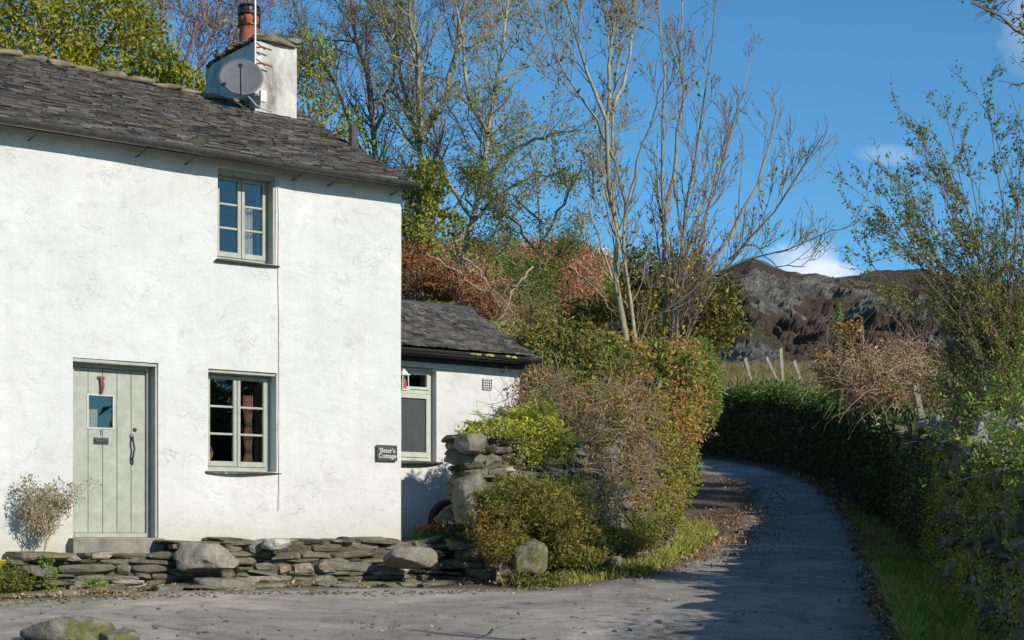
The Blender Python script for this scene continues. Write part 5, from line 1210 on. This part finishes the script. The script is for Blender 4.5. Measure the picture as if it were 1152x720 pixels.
# dry scrub behind the wall
dry = [B(960, 420, 36, .8, .8, .55), B(1000, 425, 37, .8, .8, .6), B(1040, 432, 35, .6, .8, .5), B(1015, 405, 39, .7, .7, .5), B(985, 440, 33.5, .6, .6, .4)]
o = shrub('bramble_thicket', 'pale brown dry thicket behind the right wall below the crags', 'thicket', dry, 5200, .11, ML_BR, 85, M_DRY, 300, .009, thr=-.2)
tangle(o, 'sprays', dry, 1100, 1.2, .009, M_DRY, 4, np.array(o.location))
shrub('beech_sapling', 'orange leaved sapling left of the dry thicket', 'sapling', [B(945, 385, 38, .32, .4, .5), B(930, 408, 38, .3, .4, .35), B(960, 372, 38, .2, .3, .25)], 800, .13, ML_BRR, 87, M_BARK_D, 90, .008, thr=-.2)
fx = MB(); b0 = fr(945, 395, 38); 
for k_ in range(2): fx.tube([(0.+k_*.55, 0, -.2), (.02+k_*.55, 0, .6-.3*k_), (.01+k_*.55, 0, 1.15-.55*k_)], [.014, .012, .006], 5)
fo = tag(empty('foxglove_stalk', tuple(b0)), 'tall pale seed spike standing above the orange sapling', 'seed stalk'); fx.build('stem', M_DRY, fo)
r = rng(5); p = np.c_[r.normal(size=(160, 2))*.035, r.uniform(.65, 1.15, 160)]; v, f = leaves(p, .07, 3, .5); npmesh('seed_heads', v, f, ML_PG, fo, np.repeat(r.uniform(size=160), 4))

# hedge bank left of the lane
GH = 'bushes along the left bank'
shrub('laurel_hedge', 'rust and green hedge bush at the bend below the bare trees', 'hedge', [B(738, 425, 26.5, .75, .8, .6), B(768, 435, 27.5, .45, .8, .6), B(700, 440, 26, .6, .7, .5), B(755, 500, 27, .32, .6, .6), B(730, 480, 26, .6, .7, .6), B(782, 455, 28.5, .25, .5, .4), B(690, 405, 27, .4, .5, .35)], 19000, .085, ML_RU, 91, M_DRY, 260, .007, thr=-.35, group=GH, extra=[(ML_HG, 9000, .11, .5, 'green_leaves'), (ML_BRR, 6000, .06, .5, 'russet_leaves')], shoots=420)
shrub('conifer_bush', 'pale feathery green bush at the tip of the hedge', 'bush', [B(792, 425, 29, .28, .4, .5), B(785, 400, 29, .25, .4, .3), B(797, 450, 29.3, .2, .4, .4)], 5200, .08, ML_PG, 93, M_BARK_G, 30, .006, aspect=.3, thr=-.7, group=GH)
shrub('holly_bush', 'dark olive bush filling the space behind the bare trunks', 'bush', [B(690, 365, 31, .9, .8, .6), B(740, 355, 32, .9, .8, .8), B(790, 365, 32, .75, .8, .65), B(815, 340, 32.5, .35, .6, .5), B(770, 320, 32, .6, .8, .5), B(725, 310, 32.5, .5, .6, .6), B(650, 385, 29, .7, .7, .4)], 21000, .10, ML_OL, 95, M_BARK_D, 260, .012, thr=-.3, group=GH, ns=1.3, extra=[(ML_DG, 11000, .10, .5, 'dark_leaves')])
shrub('red_shrub', 'deep red brown shrub behind the annex roof', 'bush', [B(468, 312, 27.5, .5, .6, .38), B(500, 318, 27.5, .45, .6, .3), B(525, 330, 27, .3, .5, .25), B(455, 290, 27.8, .4, .5, .3), B(545, 345, 26.6, .3, .4, .2)], 5000, .075, ML_RED, 97, M_DRY, 420, .008, thr=-.15)
shrub('hazel_bush', 'green and brown bush behind the annex end wall', 'bush', [B(620, 400, 24, .5, .6, .45), B(655, 420, 23.5, .5, .6, .5), B(605, 440, 23, .35, .5, .5), B(680, 405, 25, .4, .5, .4), B(630, 450, 22.5, .6, .5, .4), B(590, 395, 24.5, .3, .4, .3)], 15000, .075, ML_OL, 99, M_BARK_G, 260, .007, thr=-.4, group=GH, extra=[(ML_HG, 9000, .07, .5, 'green_leaves')])
br_ = [B(660, 470, 21.5, .65, .5, .45), B(690, 510, 21.8, .5, .5, .6), B(640, 500, 20.8, .6, .5, .4), B(700, 455, 22.8, .5, .5, .4), B(660, 545, 20.6, .4, .4, .4), B(715, 545, 22, .3, .4, .5), B(620, 465, 20.6, .5, .4, .3), B(600, 440, 21.2, .4, .4, .3), B(680, 575, 20.4, .3, .3, .3), B(618, 515, 19.7, .35, .25, .35), B(650, 530, 20.1, .35, .25, .4), B(600, 500, 19.5, .25, .2, .25)]
o = shrub('bramble_thicket', 'tangled pale brown bramble stems spilling over the garden wall', 'brambles', br_, 9000, .055, ML_BRR, 101, M_DRY, 220, .007, thr=-.2, extra=[(ML_HG, 7000, .055, .5, 'green_leaves')])
tangle(o, 'sprays', br_, 1100, .9, .005, M_DRY, 6, np.array(o.location))
tangle(o, 'sprays', br_, 500, 1.1, .006, M_BARK_G, 8, np.array(o.location))
# ivy covered end of wall by the verge
iv = shrub('ivy', 'hanging moss green ivy on the wall end beside the grass verge', 'ivy', [B(745, 520, 24.2, .28, .4, .8), B(725, 575, 23, .3, .4, .6), B(757, 560, 25, .2, .4, .6), B(700, 580, 21.8, .25, .3, .5), B(765, 500, 26.2, .3, .4, .8)], 12000, .06, leafmat('hanging_moss', [(.05, .065, .012), (.1, .11, .02), (.16, .15, .03), (.2, .15, .05)], .25), 103, M_DRY, 40, .007, thr=-.55, group=GH)
shrub('nettle_patch', 'bright green weeds at the foot of the hedge by the bend', 'weeds', [B(772, 530, 28, .25, .3, .3), B(765, 545, 27, .2, .3, .2)], 2200, .07, ML_G, 105, None, 0, group=GH)
# ferny bush in front of the garden wall
fb = [B(655, 600, 19.4, .3, .3, .25), B(560, 590, 18.25, .34, .35, .34), B(600, 565, 18.5, .45, .35, .3), B(575, 560, 18.35, .3, .3, .25), B(630, 590, 18.9, .35, .3, .3), B(560, 615, 18.1, .2, .25, .18), B(640, 560, 19.1, .3, .3, .25)]
o = shrub('juniper_bush', 'feathery olive green bush growing against the garden wall', 'bush', fb, 19000, .05, ML_FERN, 107, M_BARK_D, 90, .007, aspect=.28, thr=-.5, group=GH)
r = rng(9); cs_ = [inblob([b_], 3, r, .3, -2)[0]-np.array([0, 0, .1]) for b_ in fb for _ in range(6)]
ferns(o, np.array(o.location), cs_, 7, .3, 4, ML_FERN)
# ferns and moss on the wall top
o = tag(empty('fern_clump', tuple(fr(560, 480, 18.9))), 'green ferns and moss capping the end of the garden wall', 'ferns'); b_ = np.array(o.location)
r = rng(11); cs_ = [fr(522+k*4.6+r.normal()*4, 486-k*.9+r.normal()*6, 18.75+k*.03) for k in range(24)]; ferns(o, b_, cs_, 6, .22, 7, leafmat('wall_fern', [(.07, .12, .02), (.14, .19, .03), (.22, .22, .04)], .35), droop=.8)
p = inblob([B(560, 482, 18.95, .4, .3, .12), B(600, 490, 19.3, .4, .3, .3), B(585, 512, 19.1, .3, .2, .18), B(540, 486, 18.8, .25, .25, .08), B(622, 500, 19.6, .3, .3, .25), B(600, 470, 19.5, .3, .3, .2)], 9000, r, .6, -.35, 2); v, f = leaves(p-b_, .035, 3, .6, .6); npmesh('moss', v, f, ML_MOSS, o, np.repeat(np.clip(.45+.4*fnoise(p, 3, 2, 1)+r.normal(size=len(p))*.15, 0, 1), 4))
o = tag(empty('weed_patch', tuple(fr(610, 635, 18.1))), 'low green and brown weeds at the verge edge below the juniper', 'weeds'); b_ = np.array(o.location)
p = inblob([B(640, 625, 18.9, .5, .4, .14), B(610, 650, 18.0, .35, .2, .07), B(690, 610, 20.3, .5, .4, .2), B(590, 612, 18.4, .15, .2, .1), B(720, 600, 21.5, .3, .4, .25)], 6500, r, .3, -.5, 2); v, f = leaves(p-b_, .05, 3, .5, .6); npmesh('foliage', v, f, ML_FERN, o, np.repeat(np.clip(.4+.5*fnoise(p, 2, 2, 1)+r.normal(size=len(p))*.15, 0, 1), 4))

# climbing plant by the door, low mossy bush in the corner
o = shrub('bare_shrub', 'small grey leaved twiggy shrub growing from the ledge left of the door', 'shrub', [(*(HW(-4.46, -.22, .28)), .22, .2, .25), (*(HW(-4.62, -.22, .42)), .12, .12, .22), (*(HW(-4.28, -.22, .46)), .2, .14, .14)], 1500, .032, ML_GRY, 111, M_DRY, 170, .0035, base=HW(-4.47, -.25, -.2), thr=-.2, shell=.8)
p = []; 
for k_ in range(5): p.append([HW(-4.47, -.25, -.15), HW(-4.45+k_*.03, -.24, .2), HW(-4.3+k_*.05, -.22, .45), HW(-4.1+k_*.06, -.2, .52+.02*k_)])
Q_ = np.array([resample(np.array(q_), 8, .012, rng(k_)) for k_, q_ in enumerate(p)]); v, f = polysegs(Q_-np.array(o.location), np.linspace(.004, .002, 8)[None].repeat(5, 0), 4); npmesh('sprays', v, f, M_DRY, o)
rr = rng(4); pp = Q_[:, 3:].reshape(-1, 3).repeat(8, 0); pp = pp+rr.normal(size=pp.shape)*.03; v, f = leaves(pp-np.array(o.location), .03, 2, .5, .5); npmesh('foliage', v, f, ML_GRY, o, np.repeat(rr.uniform(size=len(pp)), 4))
shrub('moss_mound', 'brown and green mossy clump in front of the wall at the left edge', 'plant', [(*(fr(14, 655, 15.7)), .22, .2, .13), (*(fr(-20, 655, 15.6)), .25, .2, .12)], 3500, .035, ML_FERN, 113, M_DRY, 60, .003, thr=-.8)
shrub('moss_mound', 'flat bright moss strip at the foot of the white wall, left edge', 'plant', [(*(fr(10, 636, 16.0)), .28, .15, .035)], 1500, .03, ML_MOSS, 114, thr=-1)
shrub('ivy', 'small bright green ivy sprig on the ledge below the shrub', 'ivy', [(*(fr(57, 652, 15.75)), .055, .06, .13), (*(fr(52, 632, 15.8)), .06, .06, .05), (*(fr(108, 656, 15.95)), .1, .04, .04)], 420, .035, ML_HG, 115, thr=-1)

# greenery over the right wall
r = rng(120)
wp_ = resample(WALLR[2:], 400); 
def wallveg(name, label, cat, y0, y1, n, size, m, seed, zlo, zhi, depth=.12, aspect=.6, thr=-.1, top=0, ns=1.4, group=None):
    r = rng(seed); sel = wp_[(wp_[:, 1] > y0) & (wp_[:, 1] < y1)]; i = r.integers(0, len(sel), n); P = sel[i]+r.normal(size=(n, 2))*.04
    zb = T(P[:, 0]-.3, P[:, 1]); H_ = np.interp(P[:, 1], wy, wh); k = r.uniform(zlo, zhi, n)
    x = P[:, 0]+.04-np.abs(r.normal(size=n))*depth*(1.2-.5*k); z = zb+k*H_
    Q = np.c_[x, P[:, 1]-.03, z]
    if top:
        t_ = r.uniform(size=n) < top; Q[t_, 0] = P[t_, 0]+r.uniform(-.15, .8, t_.sum()); Q[t_, 2] = (zb+H_)[t_]+r.uniform(-.05, .3, t_.sum())*(1+.5*fnoise(Q[t_], 1, 2, 2))
    Q = Q[(fnoise(Q, ns, 3, seed % 6)+r.normal(size=n)*.12) > thr]
    base = Q.mean(0); base[2] = zb.mean(); o = tag(empty(name, tuple(base)), label, cat, group)
    v, f = leaves(Q-base, size, seed, aspect, .3); npmesh('foliage', v, f, m, o, np.repeat(np.clip(.5+.4*fnoise(Q, 1.8, 2, 4)+r.normal(size=len(Q))*.15, 0, 1), 4)); return o
wallveg('ivy', 'dark ivy curtain on the wall at the far bend', 'ivy', 33, 60, 30000, .11, ML_DG, 121, 0, 1.1, .3, top=.45, thr=-.75)
wallveg('ivy', 'dark green ivy on the shaded wall halfway along the lane', 'ivy', 20, 33.5, 13000, .06, ML_DG, 123, .0, .9, .13, top=0, thr=-.05)
wallveg('ivy', 'olive moss and fern patches on the shaded wall halfway along the lane', 'moss', 19, 34, 15000, .05, ML_MOSS, 124, 0, .95, .08, thr=.05, ns=1.5)
wallveg('ivy', 'yellow green moss drapes on the wall nearest the right verge', 'moss', 10, 22, 28000, .032, ML_MOSS, 125, 0.05, .95, .06, thr=.0, ns=1.9)
wallveg('ivy', 'dark ferns and ivy on the nearest stretch of the right wall', 'ivy', 8, 22, 11000, .036, ML_G, 127, 0, 1.08, .10, top=.12, thr=.15, ns=1.3)
hb = [(x_+.3, y_, Tz(x_-.3, y_)+np.interp(y_, wy, wh)+.05+.12*math.sin(y_), .7, .9, .42) for x_, y_ in resample(WALLR[8:], 8)]
shrub('hawthorn_hedge', 'dark green hedge top over the far wall below the fence posts', 'hedge', hb, 15000, .12, ML_G, 129, M_BARK_D, 40, .01, thr=-.6)
hb = [(x_+.4, y_, Tz(x_-.3, y_)+np.interp(y_, wy, wh)+.15, .5, 1.6, .42+.2*math.sin(y_*1.7)) for x_, y_ in resample(np.array([(2.2, 3), (2.65, 6), (3.3, 10), (3.7, 11.6)]), 7)]
shrub('hawthorn_hedge', 'hedge on top of the right wall nearest the viewer', 'hedge', hb, 16000, .045, ML_HG, 131, M_BARK_D, 80, .007, thr=-.6)
hb = [(x_+1.05, y_, Tz(x_-.3, y_)+np.interp(y_, wy, wh)+.05, .45, .9, .3+.12*math.sin(y_*1.3)) for x_, y_ in resample(np.array([(4.3, 14.5), (5.6, 20.8), (6.6, 25), (7.75, 31)]), 10)]
o = shrub('bramble_thicket', 'low brambles and ferns behind the coping of the right wall', 'brambles', hb, 11000, .06, ML_OL, 133, M_DRY, 200, .006, thr=-.2, extra=[(ML_BR, 4000, .06, .5, 'brown_leaves')])
tangle(o, 'sprays', hb, 500, .8, .006, M_DRY, 12, np.array(o.location))

# fence posts in the field
def post(label, a, b, w=.085, grp='leaning posts in the field'):
    a, b = np.array(a), np.array(b); d = b-a; L = np.linalg.norm(d); o = tag(empty('fence_post', tuple(a)), label, 'fence post', grp)
    mb = MB(); n = 5; V = []
    for i_, t_ in enumerate(np.linspace(-.3, 1, n)):
        for (x, y) in ((-1, -1), (1, -1), (1, 1), (-1, 1)): V.append(d*t_+np.array([x*w/2*(1-.1*t_)+.01*math.sin(i_*2+x), y*w/2, (.04*x if i_ == n-1 else 0)]))
    mb.add(V, [[i_*4+j, i_*4+(j+1) % 4, (i_+1)*4+(j+1) % 4, (i_+1)*4+j] for i_ in range(n-1) for j in range(4)]+[[n*4-4, n*4-3, n*4-2, n*4-1]])
    mb.build('stake', M_WOODP, o, bevel=.008); return o
def pf(px, py, px2, py2, Y, **k): return (fr(px, py, Y), fr(px2, py2, Y-.2))
post('thin grey post leaning left, leftmost of the four in the field', *pf(847, 436, 838, 403, 60), w=.11)
post('post leaning hardest left, second of the four in the field', *pf(877, 434, 862, 402, 60), w=.10)
post('tallest upright post of the four in the field', *pf(881, 434, 878, 392, 60), w=.12)
post('pointed post leaning left, rightmost of the four in the field', *pf(905, 440, 893, 406, 59), w=.12)
post('short weathered post behind the pale coping of the right wall', *pf(1035, 462, 1029, 433, 32), w=.12, grp=None)

# things by the annex
pl = tag(empty('flower_trough', tuple(HW(.62, .32, -.10)), A), 'bright green trough of red flowers in the corner beside the annex', 'planter')
mb = MB(); V = [(-.17, -.08, 0), (.17, -.08, 0), (.17, .08, 0), (-.17, .08, 0), (-.2, -.1, .15), (.2, -.1, .15), (.2, .1, .15), (-.2, .1, .15)]; mb.add(V, [[0, 3, 2, 1], [0, 1, 5, 4], [1, 2, 6, 5], [2, 3, 7, 6], [3, 0, 4, 7]]); mb.add([(-.185, -.09, .12), (.185, -.09, .12), (.185, .09, .12), (-.185, .09, .12)], [[0, 1, 2, 3]])
mb.build('trough', simple('green_plastic', (.04, .3, .05), .4, .1, 6, bump=0), pl)
r = rng(6); p = np.c_[r.uniform(-.2, .2, 240), r.uniform(-.1, .1, 240), r.uniform(.12, .25, 240)]; v, f = leaves(p, .04, 3, .6, .5); npmesh('foliage', v, f, ML_G, pl, np.repeat(r.uniform(size=240), 4))
p = np.c_[r.uniform(-.18, .2, 110), r.uniform(-.12, .08, 110), r.uniform(.17, .27, 110)]; v, f = leaves(p, .04, 5, .9, .5); npmesh('blossoms', v, f, leafmat('red_petal', [(.4, .03, .03), (.6, .12, .06), (.6, .25, .1)], .2), pl, np.repeat(r.uniform(size=110), 4))
ty = tag(empty('tyre', tuple(HW(1.04, .50, .19)), A), 'dark tyre leaning in the shade behind the garden wall end', 'tyre')
def ring(mb, R0, w, prof, k=40):
    V = [((R0+a_)*math.cos(2*math.pi*j/k), b_, (R0+a_)*math.sin(2*math.pi*j/k)) for a_, b_ in prof for j in range(k)]; n = len(prof)
    mb.add(V, [[i_*k+j, i_*k+(j+1) % k, ((i_+1) % n)*k+(j+1) % k, ((i_+1) % n)*k+j] for i_ in range(n) for j in range(k)])
mb = MB(); ring(mb, .24, .1, [(-.05, -.05), (0, -.075), (.045, -.07), (.065, -.045), (.065, .045), (.045, .07), (0, .075), (-.05, .05)]); mb.build('tread', M_BLACKR, ty, smooth=True)
mb = MB(); ring(mb, .15, .1, [(-.0, -.04), (.04, -.05), (.04, .05), (-.0, .04)]); mb.lathe((0, 0, 0), [(.001, 0), (.001, 0)], 4); mb.build('rim', M_GUTTER, ty)
for k_ in range(5):
    mb2 = MB(); an = k_*1.2566; mb2.tube([(.03*math.cos(an), 0, .03*math.sin(an)), (.16*math.cos(an), 0, .16*math.sin(an))], .018, 6); mb2.build('spoke', M_GUTTER, ty)
wc = tag(empty('watering_can', tuple(HW(.98, .2, -.10)), A+.6), 'small pale blue grey watering can on the top step', 'watering can')
mb = MB(); mb.lathe((0, 0, 0), [(0, 0), (.075, 0), (.07, .13), (.062, .13), (.065, .01), (0, .01)], 18); mb.build('body', simple('pale_plastic', (.42, .45, .52), .4, .1, bump=0), wc, smooth=True)
mb = MB(); mb.tube([(.07, 0, .03), (.13, 0, .1), (.18, 0, .16)], [.016, .012, .01], 8); mb.build('spout', D.materials['pale_plastic'], wc, smooth=True)
mb = MB(); mb.tube([(-.07, 0, .04), (-.13, 0, .08), (-.1, 0, .16), (-.02, 0, .18), (.05, 0, .13)], .008, 6); mb.build('handle', D.materials['pale_plastic'], wc, smooth=True)
fz = shrub('fuchsia_plant', 'dark leaved plant with pink flowers above the tyre', 'plant', [(*(fr(516, 553, 19.0)), .1, .12, .06), (*(fr(520, 600, 18.7)), .12, .12, .12)], 500, .05, ML_DG, 141, M_DRY, 16, .003, base=HW(1.35, .35, -.1), thr=-1)
p = fr(515, 552, 18.95)+rng(2).normal(size=(26, 3))*.04; v, f = leaves(p-np.array(fz.location), .035, 4, .8); npmesh('blossoms', v, f, leafmat('pink_petal', [(.5, .1, .25), (.6, .2, .4)], .2), fz, np.repeat(rng(3).uniform(size=26), 4))

for i_, (x, y, h) in enumerate(((29, -9, 9), (31, -3, 8.2), (29.5, 2.5, 9.4), (32, 7.5, 8.6), (30, 13, 9))):  # added row of spruces out of view, darkens what the window panes reflect
    z0 = Tz(x, y)
    leafy('reflection_spruce', 'unseen dark spruce added across the field to darken the pane reflections, number %s from the lane end' % ('one', 'two', 'three', 'four', 'five')[i_], [(np.array([(x, y, z0-.2), (x, y, z0+h*.5), (x, y, z0+h)]), .2, .03)],
          [(x, y, z0+h*.18, 3, 3, h*.2), (x, y, z0+h*.42, 2.5, 2.5, h*.2), (x, y, z0+h*.66, 1.8, 1.8, h*.18), (x, y, z0+h*.86, .9, .9, h*.15)], 5200, .5, ML_DG, 230+i_, lv=[dict(n=30, L=2, ang=1.2, up=0, wob=.1, S2=4, rad=.4)], group='unseen spruces added for the pane reflections', thr=-.9)
# trees across the field on the right, seen as reflections in the panes
for i_, (x, y, h) in enumerate(((14.5, 9.2, 5.0), (18.5, 9.5, 6.2), (22, 7, 6.6))):
    z0 = Tz(x, y); rr = rng(200+i_)
    G_ = [(np.array([(x, y, z0-.2), (x+.1, y, z0+h*.4), (x, y+.1, z0+h*.9)]), .12, .03)]+[(np.array([(x, y, z0+h*.3), (x+math.cos(a_)*h*.2, y+math.sin(a_)*h*.2, z0+h*.55), (x+math.cos(a_)*h*.3, y+math.sin(a_)*h*.3, z0+h*.85)]), .06, .015) for a_ in (0, 1.3, 2.6, 3.9, 5.2)]
    tree('field_tree', ['half bare tree in the field, nearest the wall', 'half bare tree in the field, middle one', 'half bare tree in the field, farthest out'][i_], 'tree', G_, [dict(n=70, L=1.4, ang=.7, up=.1, wob=.14, S2=6, rad=.5), dict(n=420, L=.7, ang=.7, up=.05, wob=.16, S2=5, rad=.6)], M_BARK_D, dict(mat=ML_OL, n=1500, size=.13, spread=.12), seed=210+i_, group='trees out in the field', minr=.008)
